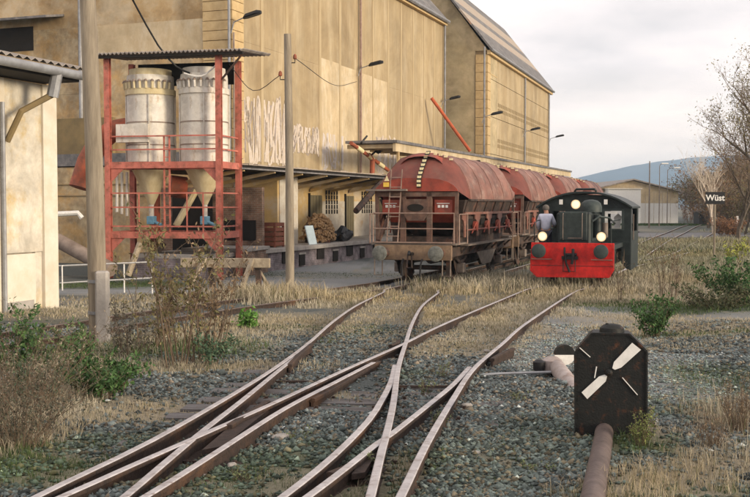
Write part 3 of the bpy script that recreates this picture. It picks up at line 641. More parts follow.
# gable end facing the camera
g_z = B1.ony(T0, 150, 22)[1]; g_z2 = B1.ony(T0, 150, 54)[1]
m = MB(); m.box(-22, cx0, T0, T0 + .12, g_z, E1 + 1); m.build('gable_wall', M_gable, wh)
m = MB(); m.box(-22, B1.ony(T0, 95, 30)[0], T0 - .004, T0 + .12, g_z2 - 1.6, g_z); m.box(B1.ony(T0, 95, 30)[0], cx0, T0 - .004, T0 + .12, 4.4, g_z2); m.build('stained_gable_wall', M_mottled, wh)
m = MB(); m.box(B1.ony(T0, 95, 30)[0], cx0, T0 - .012, T0 + .1, g_z2, g_z); m.build('pale_band', M_sand_light, wh)
m = MB(); m.box(-22, B1.ony(T0, 95, 30)[0], T0 + .01, T0 + .12, 4.3, g_z2 - 1.6); m.build('lower_gable_wall', M_mottled, wh)
p0, p1 = B1.ony(T0, 40, 120), B1.ony(T0, 97, 154)
m = MB(); m.box(p0[0] - 3, p1[0] + 1, T0 - .25, T0 - .012, p1[1], p0[1]); m.build('olive_panel', M_olive, wh)
m = MB(); m.box(p0[0] - 6, cx0, T0 - .55, T0 - .012, p1[1] - .55, p1[1] - .01); m.build('ledge', M_darkroof, wh)
m = MB(); m.box(-22, -4.6, T0 - .45, T0 - .012, -.4, p1[1] - .6); m.build('annex_wall', M_mottled, wh)
for zz_ in (2.9, 3.4):
    m = MB(); m.box(-21, cx0 - .2, T0 - .5, T0 - .452, zz_, zz_ + .05); m.build('cornice', M_joint, wh)
pc = B1.ony(T0 - 1, 50, 18)
m = MB(); m.prism([(pc[0] - 4, T0 - 1.3, pc[1]), (pc[0] - 4, T0, pc[1] + .25), (pc[0], T0, pc[1] + .25), (pc[0], T0 - 1.3, pc[1])], (0, 0, .1)); m.build('door_canopy', M_darkroof, wh)
m = MB(); m.box(pc[0] - 4, pc[0] - 1.7, T0 - .02, T0 + .02, pc[1] - 1.2, pc[1] - .1); m.build('dark_hatch', M_dark, wh)
# eaves and roof
m = MB(); m.box(FX - .02, FX + .28, T0 - .3, T1 + .15, E1 - .25, E1); m.build('eaves_beam', M_block, wh)
m = MB(); m.cyl((FX + .40, T0 - .3, E1 + .02), (FX + .40, T1 + .2, E1 + .02), .10, n=8); m.build('gutter', M_zinc, wh)
m = MB(); sec = lambda y: [(FX + .42, y, E1 + .02), (-12.5, y, E1 + 11.3), (-22.4, y, E1), (-22.4, y, E1 - .15), (-12.5, y, E1 + 11.0), (FX + .42, y, E1 - .12)]
m.loft([sec(T0 - .4), sec(T1 + .3)]); m.build('roof', M_darkroof, wh)
m = MB(); m.prism([(FX, T0 + .05, E1 - .1), (-12.5, T0 + .05, E1 + 10.6), (-22, T0 + .05, E1 - .1)], (0, .1, 0)); m.build('gable_top', M_gable, wh)
m = MB(); m.prism([(FX, T1 - .15, E1 - .1), (-12.5, T1 - .15, E1 + 10.6), (-22, T1 - .15, E1 - .1)], (0, .1, 0)); m.build('gable_top', M_sand, wh)
for xp, z0 in ((358, 4.2), (443, 4.2)):
    t = B1.onx(FX, xp, 100)[0] - (.1 if xp > 400 else 0)
    m = MB(); m.cyl((FX + .16, t, z0), (FX + .16, t, E1), .075, n=8); m.build('downpipe', M_paleline if xp < 400 else M_zinc, wh)
m = MB(); x_ = B1.ony(T0, 82, 50)[0]; m.cyl((x_, T0 - .12, 5.0), (x_, T0 - .12, E1), .09, n=8); m.build('downpipe', M_zinc, wh)
m = MB(); x_ = B1.ony(T0, 231, 50)[0]; m.cyl((x_, T0 - .16, 4.4), (x_, T0 - .16, E1), .06, n=8); m.build('downpipe', M_zinc, wh)
m = MB(); x_ = B1.ony(T0, 232, 50)[0] + .25; m.cyl((x_ - .1, T0 - .12, 1), (x_ - .1, T0 - .12, 9.8), .045, n=8); m.build('conduit', M_pipe, wh)
# lower wall under the canopy, doors, vents
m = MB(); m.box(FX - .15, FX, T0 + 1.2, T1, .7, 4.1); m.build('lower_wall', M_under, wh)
m = MB(); m.box(FX - .001, FX + .02, B1.onx(FX, 322, 230)[0], T1 - 1, .76, 2.7); m.build('limewash_dado', M_lime, wh)
for a_, b_ in ((309, 321), (345, 353), (378, 384)):
    t0, t1_ = B1.onx(FX, a_, 230)[0], B1.onx(FX, b_, 230)[0]
    d = MB().box(FX - .02, FX + .05, t0, t1_, .77, 3.0).build('door', M_door, wh)
    for k in range(4):
        w_ = (t1_ - t0) / 4; MB().box(FX + .05, FX + .075, t0 + k * w_ + .02, t0 + (k + 1) * w_ - .02, .8, 2.96).build('plank', M_door, d)
    MB().box(FX + .001, FX + .09, t0 - .1, t0 - .001, .77, 3.1).build('frame', M_dark, d)
vm = MB().box(FX + .02, FX + .03, -.09, .09, -.11, .11).mesh('vent_hole', M_dark)
for x0, nx_ in ((326, 5), (362, 5)):
    t0 = B1.onx(FX, x0, 200)[0]
    for i in range(nx_):
        for k in range(5): obj('vent_hole', vm, wh, loc=(0, t0 + i * .36, 2.15 + k * .25))
# projecting room under the canopy
q0 = B1.onx(-1.2, 280, 230)[0]; q1 = B1.onx(-1.2, 298, 230)[0]
m = MB(); m.box(FX, -1.2, q0, q1, .76, 3.75); m.build('loading_office', M_lime, wh)
m = MB(); m.box(FX - 4, -1.25, q0 - .14, q0 - .001, .76, 3.6); m.build('office_end_wall', M_under, wh)
for k in range(4):
    for i in range(2): m = MB().box(-3.9 + i * .45, -3.62 + i * .45, q0 - .15, q0 - .141, 2.0 + k * .32, 2.22 + k * .32).build('vent_hole', M_dark, wh)
# loading platform
T2 = B1.onx(0, 395, 250)[0]
pf = thing('loading_platform', 'long brick loading platform with pale worn edge slabs and square openings beside the warehouse', 'loading platform', B1.w(0, 0, 0), B1.rz)
PT = .76; tS = B1.onx(0, 205, 270)[0]
m = MB(); m.box(-2.98, -.02, tS, T1 + 28, -.5, PT - .16); m.build('brick_face', M_brickp, pf)
t = tS
while t < T1:
    l = random.uniform(1.9, 2.3); m = MB(); m.box(-2.97, .10, t + .01, t + l - .01, PT - .16, PT + random.uniform(-.01, .01)); m.build('edge_slab', M_slab, pf, bevel=.015); t += l
m = MB(); m.box(-2.97, .10, t, T1 + 28, PT - .16, PT); m.build('edge_slab', M_slab, pf)
for i in range(9):
    t = 1.5 + i * 1.75 + random.uniform(-.1, .1); w_ = .55 if i % 2 else .75; lo_ = .0 if i % 2 else .18
    h = MB().box(-.019, .03, t, t + w_, lo_ - .05, lo_ + .42).build('wall_opening', M_dark, pf)
    MB().box(-.01, .045, t - .06, t + w_ + .06, lo_ + .42, lo_ + .5).build('lintel', M_slab, h)
# canopy over the platform
cn = thing('platform_canopy', 'thin flat canopy with torn roofing felt over the warehouse loading platform', 'canopy', B1.w(0, 0, 0), B1.rz)
cz = 3.98; ts_ = B1.onx(.3, 240, 165)[0]
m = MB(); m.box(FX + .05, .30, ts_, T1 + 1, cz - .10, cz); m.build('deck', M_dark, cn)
y_ = ts_; m = MB(); 
while y_ < T1 + 1:
    l = random.uniform(.25, .8); j = random.uniform(-.05, .03); m.box(-.6, .33 + abs(j), y_, y_ + l, cz + .001, cz + .025 + random.uniform(0, .06)); y_ += l
m.build('torn_felt', M_paleroof, cn)
MB().box(.25, .34, ts_, T1 + 1, cz - .16, cz - .101).build('edge_beam', M_darkroof, cn)
t = ts_ + .5
while t < T1:
    MB().bar((FX + .1, t, cz - .75), (.2, t, cz - .16), .09, .14).build('bracket', M_under, cn); t += 2.6
MB().box(FX + .03, FX + .3, ts_, T1, cz - .30, cz - .11).build('wall_beam', M_olive, cn)

# graffiti strokes on the warehouse wall
def graffiti(name, x0, x1, z0, z1, n, mt, seed, label, hgt=1.0, w=.07):
    rs = random.Random(seed); t0, t1_ = B1.onx(FX, x0, 150)[0], B1.onx(FX, x1, 150)[0]; m = MB()
    for i in range(n):
        ct = t0 + (t1_ - t0) * (i + .5) / n; wd_ = (t1_ - t0) / n * 1.5; pts = []
        k = rs.randint(4, 7)
        for j in range(k): pts.append(Vector((0, ct + wd_ * rs.uniform(-.6, .6), z0 + (z1 - z0) * (rs.uniform(0, 1) if 0 < j < k - 1 else (j > 0) * .9 + .05) * hgt)))
        sp = spline(pts, .08); ww = w * rs.uniform(.7, 1.6); vs = []; fs = []
        for a, b in zip(sp, sp[1:] + [sp[-1] * 2 - sp[-2]]):
            d = (b - a).normalized(); s_ = Vector((0, -d.z, d.y)) * ww / 2; off = Vector((FX + .012 + .0004 * i, 0, 0)); vs += [off + a + s_, off + a - s_]
        for j in range(len(sp) - 1): fs.append((2 * j, 2 * j + 1, 2 * j + 3, 2 * j + 2))
        m.add(vs, fs)
    return m.build(name, mt, wh)
graffiti('graffiti', 241, 256, 4.2, 8.2, 4, M_graf, 3, '', .8, .14)
graffiti('graffiti', 255, 286, 4.3, 7.4, 14, M_graf, 4, '', 1, .15)
graffiti('graffiti', 256, 286, 4.6, 7.2, 9, M_grafd, 5, '', 1, .06)
graffiti('graffiti', 241, 254, 4.8, 7.2, 4, M_grafd, 15, '', 1, .06)
graffiti('graffiti', 292, 320, 5.0, 6.4, 13, M_graf, 6, '', 1, .14)
graffiti('graffiti', 292, 320, 5.0, 6.4, 9, M_grafd, 16, '', 1, .05)
graffiti('graffiti', 322, 345, 4.3, 6.3, 7, M_grafb, 7, '', 1, .10)
graffiti('graffiti', 376, 398, 4.3, 6.6, 11, M_graf, 8, '', 1, .14)
graffiti('graffiti', 376, 398, 4.3, 6.6, 7, M_grafd, 9, '', 1, .05)

# second warehouse
c2 = B1.w(0, 36.2, 0); p_ = Vector((8.02, 74.55, 0)); B2 = Frame(p_.x, p_.y, 18.3)
w2 = thing('second_warehouse', 'farther yellow warehouse with steep striped roof and rows of small vent openings', 'warehouse', p_, B2.rz)
E2 = 13.5; L2 = B2.onx(0, 550, 95)[0]; WD = 9.2; RH = 6.3
m = MB(); m.box(-WD, -.12, .12, L2, -.4, E2); m.build('wall_core', M_joint, w2)
gx = [-WD, -6.2, -3.2, -.9]
for a, b in zip(gx, gx[1:]): MB().box(a + .015, b - .015, 0, .14, -.3, E2 + .0).build('end_panel', M_sand2, w2)
z = 3.0
while z < E2 - .3:
    MB().box(-.88, .02, -.04, .9, z, z + .62).build('stone_block', M_block, w2, bevel=.012); z += .64
ws = [.92, B2.onx(0, 497, 100)[0], B2.onx(0, 525, 100)[0], L2]
for i, (a, b) in enumerate(zip(ws, ws[1:])):
    for z0, z1 in ((2, 6.2), (6.22, 8.9), (8.92, 11.6), (11.62, E2)): MB().box(-.14, 0, a + .02, b - .02, z0, z1 - .02).build('side_panel', M_sand2 if i == 0 else M_sand, w2)
MB().box(-.1, .02, .92, ws[1], 11.9, 11.96).build('string_course', M_block, w2)
vm2 = MB().box(0, .014, -.16, .16, -.13, .13).mesh('vent_opening', M_olive)
for zc in (9.55, 9.95, 7.3, 6.9, 4.9, 4.5):
    t = ws[1] + .5
    while t < L2 - .6:
        if abs(t - ws[2]) > .4: obj('vent_opening', vm2, w2, loc=(0, t, zc))
        t += .62
for x_ in (484, 525, 549):
    t = B2.onx(.1, x_, 100)[0]; MB().cyl((.12, t, 3), (.12, t, E2), .07, n=8).build('downpipe', M_zinc, w2)
MB().cyl((.36, -.3, E2 + .0), (.36, L2 + .3, E2 + .0), .10, n=8).build('gutter', M_zinc, w2)
MB().box(-.02, .25, -.2, L2 + .2, E2 - .3, E2 - .02).build('eaves_beam', M_block, w2)
rs_ = [(0, .12, M_darkroof), (.12, .30, M_darkroof), (.30, .48, M_paleroof), (.48, .60, M_darkroof), (.60, .82, M_paleroof), (.82, 1.0, M_darkroof)]
def rf(f): return (.40 - (WD / 2 + .4) * f, E2 + .02 + RH * f)
for f0, f1, mt in rs_:
    (xa, za), (xb, zb) = rf(f0), rf(f1)
    m = MB(); m.prism([(xa, -.35, za), (xb, -.35, zb), (xb - .05, -.35, zb - .14), (xa - .05, -.35, za - .14)], (0, L2 + .7, 0)); m.build('roof_course', mt, w2)
m = MB(); m.prism([(-WD / 2, -.35, E2 + RH), (-WD - .4, -.35, E2), (-WD - .4, -.35, E2 - .14), (-WD / 2, -.35, E2 + RH - .14)], (0, L2 + .7, 0)); m.build('roof_course', M_darkroof, w2)
for yy in (.03, L2 - .14): MB().prism([(0, yy, E2 - .01), (-WD / 2, yy, E2 + RH - .15), (-WD, yy, E2 - .01)], (0, .1, 0)).build('gable_top', M_sand2, w2)
# farther canopy behind the wagons
fc = thing('far_canopy', 'pale beamed canopy with dark roof edge along the farther warehouse, above the wagons', 'canopy', B1.w(0, 0, 0), B1.rz)
a0, za = B1.onx(1.2, 396, 150); a1, zb = B1.onx(1.2, 520, 160)
zc_ = (za + zb) / 2 + .05
MB().box(-1.5, 1.25, a0, a1 + 22, zc_, zc_ + .14).build('deck', M_darkroof, fc)
MB().box(1.0, 1.15, a0 + .1, a1 + 22, zc_ - .42, zc_ - .001).build('edge_beam', M_sand_light, fc)
t = a0 + .3; m = MB()
while t < a1 + 22:
    MB().bar((.98, t, zc_ - .15), (-1.5, t, zc_ - .15), .10, .2).build('joist', M_sand_light, fc); t += 1.6
t = a0 + .6
while t < a1 + 22: MB().box(1.02, 1.13, t, t + .14, -.3, zc_ - .43).build('post', M_block, fc); t += 5.5
# red conveyor pipe leaning on the wall and striped spout above the canopy
t, z = B1.onx(FX + .6, 433, 98); t2, z2 = B1.onx(FX + 2.6, 470, 151)
tag(MB().tube([B1.w(FX + .5, t, z), B1.w(FX + 2.6, t2, z2)], .11, 10).build('leaning_pipe', M_redpipe), 'long orange-red pipe leaning down the warehouse wall behind the wagon roof', 'pipe')
sp = thing('loading_spout', 'red and white banded spout on an upright post above the platform canopy', 'loading spout', B1.w(-.6, B1.onx(-.6, 372, 173)[0], cz + .05), B1.rz)
def lw(x, y): tt, zz2 = B1.onx(-.6, x, y); return Vector((0, tt - B1.onx(-.6, 372, 173)[0], zz2 - cz - .05))
MB().tube([Vector((0, 0, -.05)), lw(372.5, 160), lw(369, 155)], .13, 10).build('post', M_duct, sp)
pa, pb = lw(351, 143), lw(388, 170)
for i in range(7):
    q = pa.lerp(pb, i / 7), pa.lerp(pb, (i + 1) / 7); MB().cyl(q[0], q[1], .10 + .02 * (i % 2), n=10).build('pipe_band', M_cream if i % 2 else M_duct, sp, smooth=True)
for x0, y0, x1, y1 in ((361, 143, 367, 136), (370, 156, 380, 148)):
    MB().cyl(lw(x0, y0), lw(x1, y1), .05, n=6).build('lever', M_black, sp)
MB().cyl(lw(378, 151), lw(382, 147), .16, n=8).build('lever_weight', M_black, sp)
ch = thing('canopy_chute', 'brown pipe hanging down from the canopy edge beside the first wagon', 'pipe', B1.w(0, 0, 0), B1.rz)
q = [B1.onx(.35, x, y) for x, y in ((390, 180), (381, 183), (374, 190), (356, 211))]
MB().tube([Vector((.35, a, b)) for a, b in q], .15, 8).build('chute', M_grime, ch)

# wall lamps on brackets
def wall_lamp(fr, lx, px, py, dirx, diry, label, face='x', s=1.0):
    t, z = (fr.onx(lx, px, py) if face == 'x' else fr.ony(lx, px, py))
    o = fr.w(lx, t, z) if face == 'x' else fr.w(t, lx, z)
    d = Vector((dirx, diry, 0)).normalized()
    L_ = thing('wall_lamp', label, 'lamp', o, 0, 'lamps on the warehouse walls')
    MB().tube([(0, 0, 0), Vector((0, 0, .45 * s)) + d * .15, Vector((0, 0, .62 * s)) + d * .7 * s], .03, 6).build('arm', M_zinc, L_)
    a = Vector((0, 0, .60 * s)) + d * .65 * s; b = a + d * .85 * s + Vector((0, 0, .16))
    x = Vector((-d.y, d.x, 0)); m = MB(); secs = []
    for f, wv, hv in ((0, .07, .06), (.15, .15, .12), (.8, .17, .13), (1, .08, .07)):
        c = a.lerp(b, f); secs.append([c + x * wv, c + Vector((0, 0, hv)) + x * wv * .5, c + Vector((0, 0, hv)) - x * wv * .5, c - x * wv, c - Vector((0, 0, .06)) - x * wv * .8, c - Vector((0, 0, .06)) + x * wv * .8])
    m.loft(secs); m.build('lamp_head', M_black, L_)
    return L_
wall_lamp(B1, T0 - .05, 231, 33, .9, -.45, 'black wall lamp at the warehouse corner above the silo shelter', 'y', 1.0)
wall_lamp(B1, FX + .1, 358, 76, .9, -.2, 'black wall lamp on the pale downpipe in the middle of the ribbed wall', 'x', .95)
wall_lamp(B1, FX + .1, 441, 107, .9, -.1, 'black wall lamp at the far corner of the first warehouse, above the leaning red pipe', 'x', .9)
wall_lamp(B2, .1, 482, 123, .95, -.1, 'black wall lamp on the near corner of the farther warehouse', 'x', .95)
wall_lamp(B2, .1, 523, 137, .95, -.1, 'black wall lamp halfway along the farther warehouse wall', 'x', .95)
wall_lamp(B2, .1, 549, 143, .95, -.1, 'black wall lamp at the far end of the farther warehouse', 'x', .95)

# ------------------------------------------------------------------ whitewashed shed on the left
e_ = G(57, 307, GO); SH = Frame(e_.x, e_.y, 20.5)
sh = thing('shed', 'low whitewashed shed with yellow stains and corrugated roof at the left edge', 'shed', SH.w(0, 0, 0), SH.rz)
sb = e_.z; ze = SH.onx(0, 50, 86)[1]
st = [0, -.45, SH.onx(0, 48, 200)[0], SH.onx(0, 38, 200)[0], SH.onx(0, 4, 200)[0], -11, -16]
m = MB(); m.box(-7, -.12, -16, -.1, sb - .3, ze); m.build('wall_core', M_shedwall, sh)
MB().box(-.14, .06, -.5, 0, sb - .1, ze).build('corner_pilaster', M_white, sh)
tq = SH.onx(0, 4, 200)[0]; MB().box(-.14, .05, tq - .35, tq, sb - .1, ze + .0).build('pilaster', M_white, sh)
MB().box(-.14, 0, tq, -.5, sb + 1.35, ze).build('wall_panel', M_shedwall, sh)
tm = SH.onx(0, 36, 300)[0]
MB().box(-.14, .005, tq + .01, tm, sb - .1, sb + 1.32).build('wall_panel', M_white, sh)
MB().box(-.14, -.02, tm + .02, -.51, sb - .1, sb + 1.34).build('wall_panel', M_shedwall, sh)
MB().box(.006, .03, tq + .05, tm - .1, sb - .1, sb + .25).build('plinth', M_slab, sh)
MB().box(-.14, -.001, -16, tq - .36, sb - .1, ze).build('wall_panel', M_shedwall, sh)
MB().box(-7, -.14, -.1, 0, sb - .1, ze + .4).build('end_wall', M_mottled, sh)
m = MB(); sec = []
RE = SH.onx(1.0, 84, 76)[0]
rz0 = ze + .36
for i in range(240):                         # corrugated sheet
    yy = -16 + i * ((RE + 16) / 239); hh = .035 * math.sin(i * 1.57)
    sec.append([(1.0, yy, rz0 + hh), (-7, yy, rz0 + 1.7 + hh), (-7, yy, rz0 + 1.66 + hh), (1.0, yy, rz0 - .02 + hh)])
m.loft(sec); m.build('corrugated_roof', M_corr, sh)
MB().box(-.1, .9, -16, RE - .05, rz0 - .32, rz0 - .22).build('eaves_board', M_dark, sh)
MB().cyl((1.05, -16, rz0 - .16), (1.05, RE + .05, rz0 - .19), .10, n=10).build('gutter', M_zinc, sh, smooth=True)
k = SH.onx(.5, 30, 85); tb_ = SH.onx(.1, 6, 112)
MB().cyl((1.0, k[0] + .3, rz0 - .2), (.9, k[0] + .25, rz0 - .75), .13, n=8).build('hopper_head', M_zinc, sh)
MB().tube([(.9, k[0] + .25, rz0 - .7), (.5, k[0] - .3, rz0 - 1.1), (.12, tb_[0], rz0 - 1.75)], .07, 8).build('bracket', M_olive, sh)
m = MB(); m.tube([(.12, tq - .15, rz0 - .9), (.12, tq - .15, sb)], .05, 8); m.build('downpipe', M_zinc, sh)

# ------------------------------------------------------------------ silo shelter (red steel frame) and two silos
TW = Frame(-9.45, 37.0, 12.0); TWW = 4.15; TD = 2.0
tw = thing('steel_tower', 'red steel frame tower with railings and corrugated roof around two white silos', 'steel frame', TW.w(0, 0, 0), TW.rz)
zt, zu, zl, gb = 7.72, 3.92, 1.46, -.25
for x_, y_ in ((0, 0), (TWW, 0), (0, TD), (TWW, TD)):
    h_ = .22
    m = MB(); m.box(x_ - .10, x_ + .10, y_ - .09, y_ - .07, gb, zt); m.box(x_ - .10, x_ + .10, y_ + .07, y_ + .09, gb, zt); m.box(x_ - .012, x_ + .012, y_ - .07, y_ + .07, gb, zt); m.build('post', M_redsteel, tw)
for z_ in (zu, zl):
    for y_ in (0, TD): MB().box(.10, TWW - .10, y_ - .06, y_ + .06, z_ - .13, z_ + .10).build('floor_beam', M_redsteel, tw)
    for x_ in (0, TWW): MB().box(x_ - .06, x_ + .06, .09, TD - .09, z_ - .13, z_ + .10).build('floor_beam', M_redsteel, tw)
    for x_ in (.05, TWW - .05):
        s_ = 1 if x_ < 1 else -1
        m = MB(); m.prism([(x_ + s_ * .05, -.02, z_ - .13), (x_ + s_ * .55, -.02, z_ - .13), (x_ + s_ * .05, -.02, z_ - .62)], (0, .04, 0)); m.build('gusset', M_redsteel, tw)
m = MB(); m.box(.1, TWW - .1, .07, TD - .07, zl + .0, zl + .05); m.build('lower_floor', M_grime, tw)
for z_ in (4.45, 4.92): MB().bar((.1, 0, z_), (TWW - .1, 0, z_), .05).build('handrail', M_redsteel, tw); MB().bar((TWW, .1, z_), (TWW, TD - .1, z_), .05).build('handrail', M_redsteel, tw)
for z_ in (1.75, 2.42, 2.92): MB().bar((.1, 0, z_), (TWW - .1, 0, z_), .05).build('handrail', M_redsteel, tw); MB().bar((TWW, .1, z_), (TWW, TD - .1, z_), .05).build('handrail', M_redsteel, tw)
for x_ in (1.15, 2.1, 2.95, 3.55): MB().bar((x_, .0, zl + .1), (x_, .0, 2.95), .04).build('handrail_post', M_redsteel, tw)
for x_ in (2.08, 2.28): MB().bar((x_, .08, zl + .1), (x_, .08, 4.9), .05).build('ladder_stile', M_redsteel, tw)
for k in range(9): MB().bar((2.08, .08, 1.8 + k * .34), (2.28, .08, 1.8 + k * .34), .025).build('ladder_rung', M_redsteel, tw)
MB().bar((1.0, 1.5, gb), (1.0, 1.5, zl), .28).build('inner_post', M_redsteel, tw)
MB().bar((1.0, 1.7, zl), (1.0, 1.7, zu), .3).build('inner_post', M_duct, tw)
m = MB(); sec = []
for i in range(150):
    xx = -.55 + i * (5.75 / 149); hh = .035 * math.sin(i * 1.57); sec.append([(xx, -.45, zt + .06 + hh), (xx, TD + .6, zt + .30 + hh), (xx, TD + .6, zt + .27 + hh), (xx, -.45, zt + .03 + hh)])
m.loft(sec); m.build('corrugated_roof', M_corr, tw)
MB().box(-.5, 5.15, -.38, -.30, zt - .10, zt - .01).build('fascia', M_dark, tw)
MB().box(.2, TWW - .2, TD + .1, TD + .13, 6.9, zt).build('shade_sheet', M_dark, tw); MB().box(1.9, 2.75, TD + .1, TD + .13, zu + .1, 6.89).build('shade_sheet', M_dark, tw)  # dark sheets standing in for the shade above and between the silos
MB().bar((5.0, .1, zt), (TWW + .05, .1, zt - .9), .06).build('roof_strut', M_grime, tw)
def silo(cx, label, mt, mtc, r=.84):
    s = thing('silo', label, 'silo', TW.w(cx, 1.02, 0), TW.rz, 'white silos in the red steel frame')
    MB().lathe((0, 0, 0), [(r, zu + .12), (r, 7.0), (r * .98, 7.12)], 32).build('tank', mt, s, smooth=True)
    MB().lathe((0, 0, 0), [(r * .9, 7.1), (r * .9, 7.34), (r * .8, 7.36)], 32).build('lid', mtc, s, smooth=True)
    MB().lathe((0, 0, 0), [(r + .06, 6.42), (r + .06, 6.62), (r + .02, 6.64)], 32).build('collar', mtc, s, smooth=True)
    for z_ in (5.42, 4.62): MB().lathe((0, 0, 0), [(r + .018, z_), (r + .018, z_ + .04)], 32).build('hoop', M_pipe, s)
    for k in range(11):
        a = R(-160 + k * 14); x_, y_ = math.cos(a) * (r + .06), math.sin(a) * (r + .06)
        n_ = MB().cyl((x_, y_, 6.62), (x_ * 1.03, y_ * 1.03, 6.86), .05, n=6).build('nozzle', mtc, s)
        MB().cyl((x_ * 1.03, y_ * 1.03, 6.86), (x_ * 1.03, y_ * 1.03, 6.94), .075, .03, n=6).build('nozzle_cap', M_pipe, n_)
    MB().lathe((0, 0, 0), [(.10, 2.52), (.66, 3.72), (.70, 3.76)], 24).build('hopper_cone', M_tankyel, s, smooth=True)
    MB().lathe((0, 0, 0), [(.09, 2.05), (.09, 2.55)], 12).build('outlet', M_tank, s)
    MB().box(-.14, .14, -.14, .14, 1.80, 2.1).build('valve', M_blue, s, bevel=.02)
    MB().cyl((.1, -.05, 1.9), (.42, -.1, 1.78), .06, n=8).build('valve_pipe', M_blue, s)
    for a in (0, 90, 180, 270): MB().bar((math.cos(R(a + 20)) * (r + .03), math.sin(R(a + 20)) * (r + .03), zu + .1), (math.cos(R(a + 20)) * (r + .03), math.sin(R(a + 20)) * (r + .03), 6.4), .04).build('flange', M_tank, s)
    return s
s1 = silo(1.17, 'yellowed white silo on the left inside the red steel frame, joined by a red duct', M_tank, M_tankyel)
s2 = silo(3.22, 'clean white silo on the right inside the red steel frame', M_tank, M_tank)
MB().box(-.92, .30, -.92, -.55, 4.72, 5.36).build('duct_box', M_tank, s1)
# ducts and pipes behind
tag(MB().tube([W(130, 128, 38.2), W(112, 131, 38.2), W(99, 142, 38.3), W(88, 162, 38.4), W(80, 188, 38.2)], .40, 16).build('elbow_duct', M_duct, smooth=True), 'bent rusty red duct leaving the left silo behind the wooden pole', 'duct')
a, b = W(57, 240, 38), W(112, 270, 36.5)
tag(MB().tube([a, b], .26, 12).build('sloping_pipe', M_pipe, smooth=True), 'thick grey-brown pipe sloping down to the ground left of the red frame', 'pipe')
tag(MB().tube([W(57, 214, 36), W(78, 213, 36), W(82, 218, 36)], .09, 8).build('stub_pipe', M_whitep, smooth=True), 'short white pipe stub between the shed and the wooden pole', 'pipe')
tag(MB().tube([W(176, 226, 38.6), W(196, 190, 38.9)], .13, 8).build('diagonal_pipe', M_tankyel, smooth=True), 'pale diagonal pipe between the two silo cones', 'pipe')
tag(MB().tube([W(186, 188, 39.8), W(170, 186, 39.6)], .42, 12).build('round_duct', M_duct, smooth=True), 'short round rusty duct between the silo cones', 'duct')
tag(MB().tube([W(128, 276, 36.5), W(140, 243, 36.8)], .11, 8).build('lower_pipe', M_woodpale), 'yellow slanting pipe under the left end of the red frame', 'pipe')
tag(MB().tube([W(140, 277, 38), W(164, 243, 38.3)], .11, 8).build('lower_pipe', M_pipe), 'grey slanting pipe under the middle of the red frame', 'pipe')
for i, x in enumerate((117, 122, 127)):
    tag(MB().tube([W(x, 172, 37.9), W(x, 212 + i * 2, 37.9)], .05, 6).build('thin_pipe', M_tank), ['leftmost', 'middle', 'rightmost'][i] + ' of three thin upright white pipes inside the red frame', 'pipe')
bw = thing('brick_base', 'low brown brick base wall with dark opening under the red steel frame', 'wall', TW.w(0, 0, 0), TW.rz)
MB().box(1.9, TWW + .2, TD + .15, TD + 2.8, -.5, .78).build('brick_wall', M_brickr, bw)
MB().box(1.85, TWW + .25, TD + .1, TD + 2.9, .781, .90).build('coping', M_slab, bw)
MB().box(2.9, 4.0, TD + .12, TD + .149, .30, .62).build('opening', M_dark, bw)
bk = thing('brick_back_wall', 'dark sooty brick wall behind the lower storey of the red frame', 'wall', TW.w(0, 0, 0), TW.rz)
MB().box(-.2, TWW - .1, TD + 3.0, TD + 3.3, -.4, 3.2).build('brick_wall', M_brickr, bk)  # same brown brick as the base wall
MB().box(.3, 2.0, TD + 2.96, TD + 2.999, -.3, 2.9).build('doorway', M_dark, bk)
MB().box(2.5, 3.8, TD + 2.96, TD + 2.999, 1.1, 1.9).build('window', M_dark, bk)

# platform goods
def P(lx, px, py): t = B1.onx(lx, px, py)[0]; return B1.w(lx, t, PT + .012)
def slat_crate(px, lx, w_, h_, label):
    o = thing('slatted_crate', label, 'crate', P(lx, px, 240), B1.rz, 'red-brown crates on the platform')
    nx_ = 3
    for sx in (-w_ / 2, w_ / 2):
        for sy in (-.4, .4): MB().box(sx - .04, sx + .04, sy - .04, sy + .04, 0, h_).build('corner_post', M_crate, o)
    for k in range(5):
        zz_ = .06 + k * (h_ - .15) / 4.3
        for sy in (-.46, .43): MB().box(-w_ / 2, w_ / 2, sy, sy + .03, zz_, zz_ + .15).build('slat', M_crate, o)
        for sx in (-w_ / 2 - .05, w_ / 2 + .02): MB().box(sx, sx + .03, -.42, .42, zz_, zz_ + .15).build('slat', M_crate, o)
    MB().box(-w_ / 2 + .02, w_ / 2 - .02, -.4, .4, .02, h_ - .2).build('filling', M_log, o)
slat_crate(268, -.95, 1.0, 1.0, 'tall red-brown slatted crate on the platform in front of the yellow end wall')
slat_crate(253, -1.5, .8, .85, 'smaller dark red crate left of the tall slatted crate on the platform')
lp = thing('firewood_heap', 'rounded heap of split firewood on the platform with a pale blue sheet against it', 'firewood heap', P(-1.1, 318, 240), B1.rz)
rs = random.Random(5); lm = MB().cyl((-.22, 0, 0), (.22, 0, 0), .065, .055, n=6).mesh('log', M_log)
for i in range(300):
    u_ = rs.uniform(-1, 1); f_ = rs.uniform(.05, 1); h_ = (1 - u_ * u_) ** .6 * math.sin(f_ * 1.57); x = .62 * math.cos(f_ * 1.57) * (1 - u_ * u_ * .6) * rs.choice((1, 1, 1, -1))
    o = obj('log', lm, lp, loc=(x, u_ * 1.05 + rs.uniform(-.05, .05), .05 + h_ * 1.2)); o.rotation_euler = (rs.uniform(-.4, .4), rs.uniform(-.4, .5), rs.uniform(-1.9, .2)); o.scale = (rs.uniform(.7, 1), rs.uniform(.7, 1.2), rs.uniform(.7, 1.2))
MB().lathe((0, 0, 0), [(.62, 0), (.55, .5), (.4, .85), (.1, 1.1)], 12).build('core', M_grime, lp)
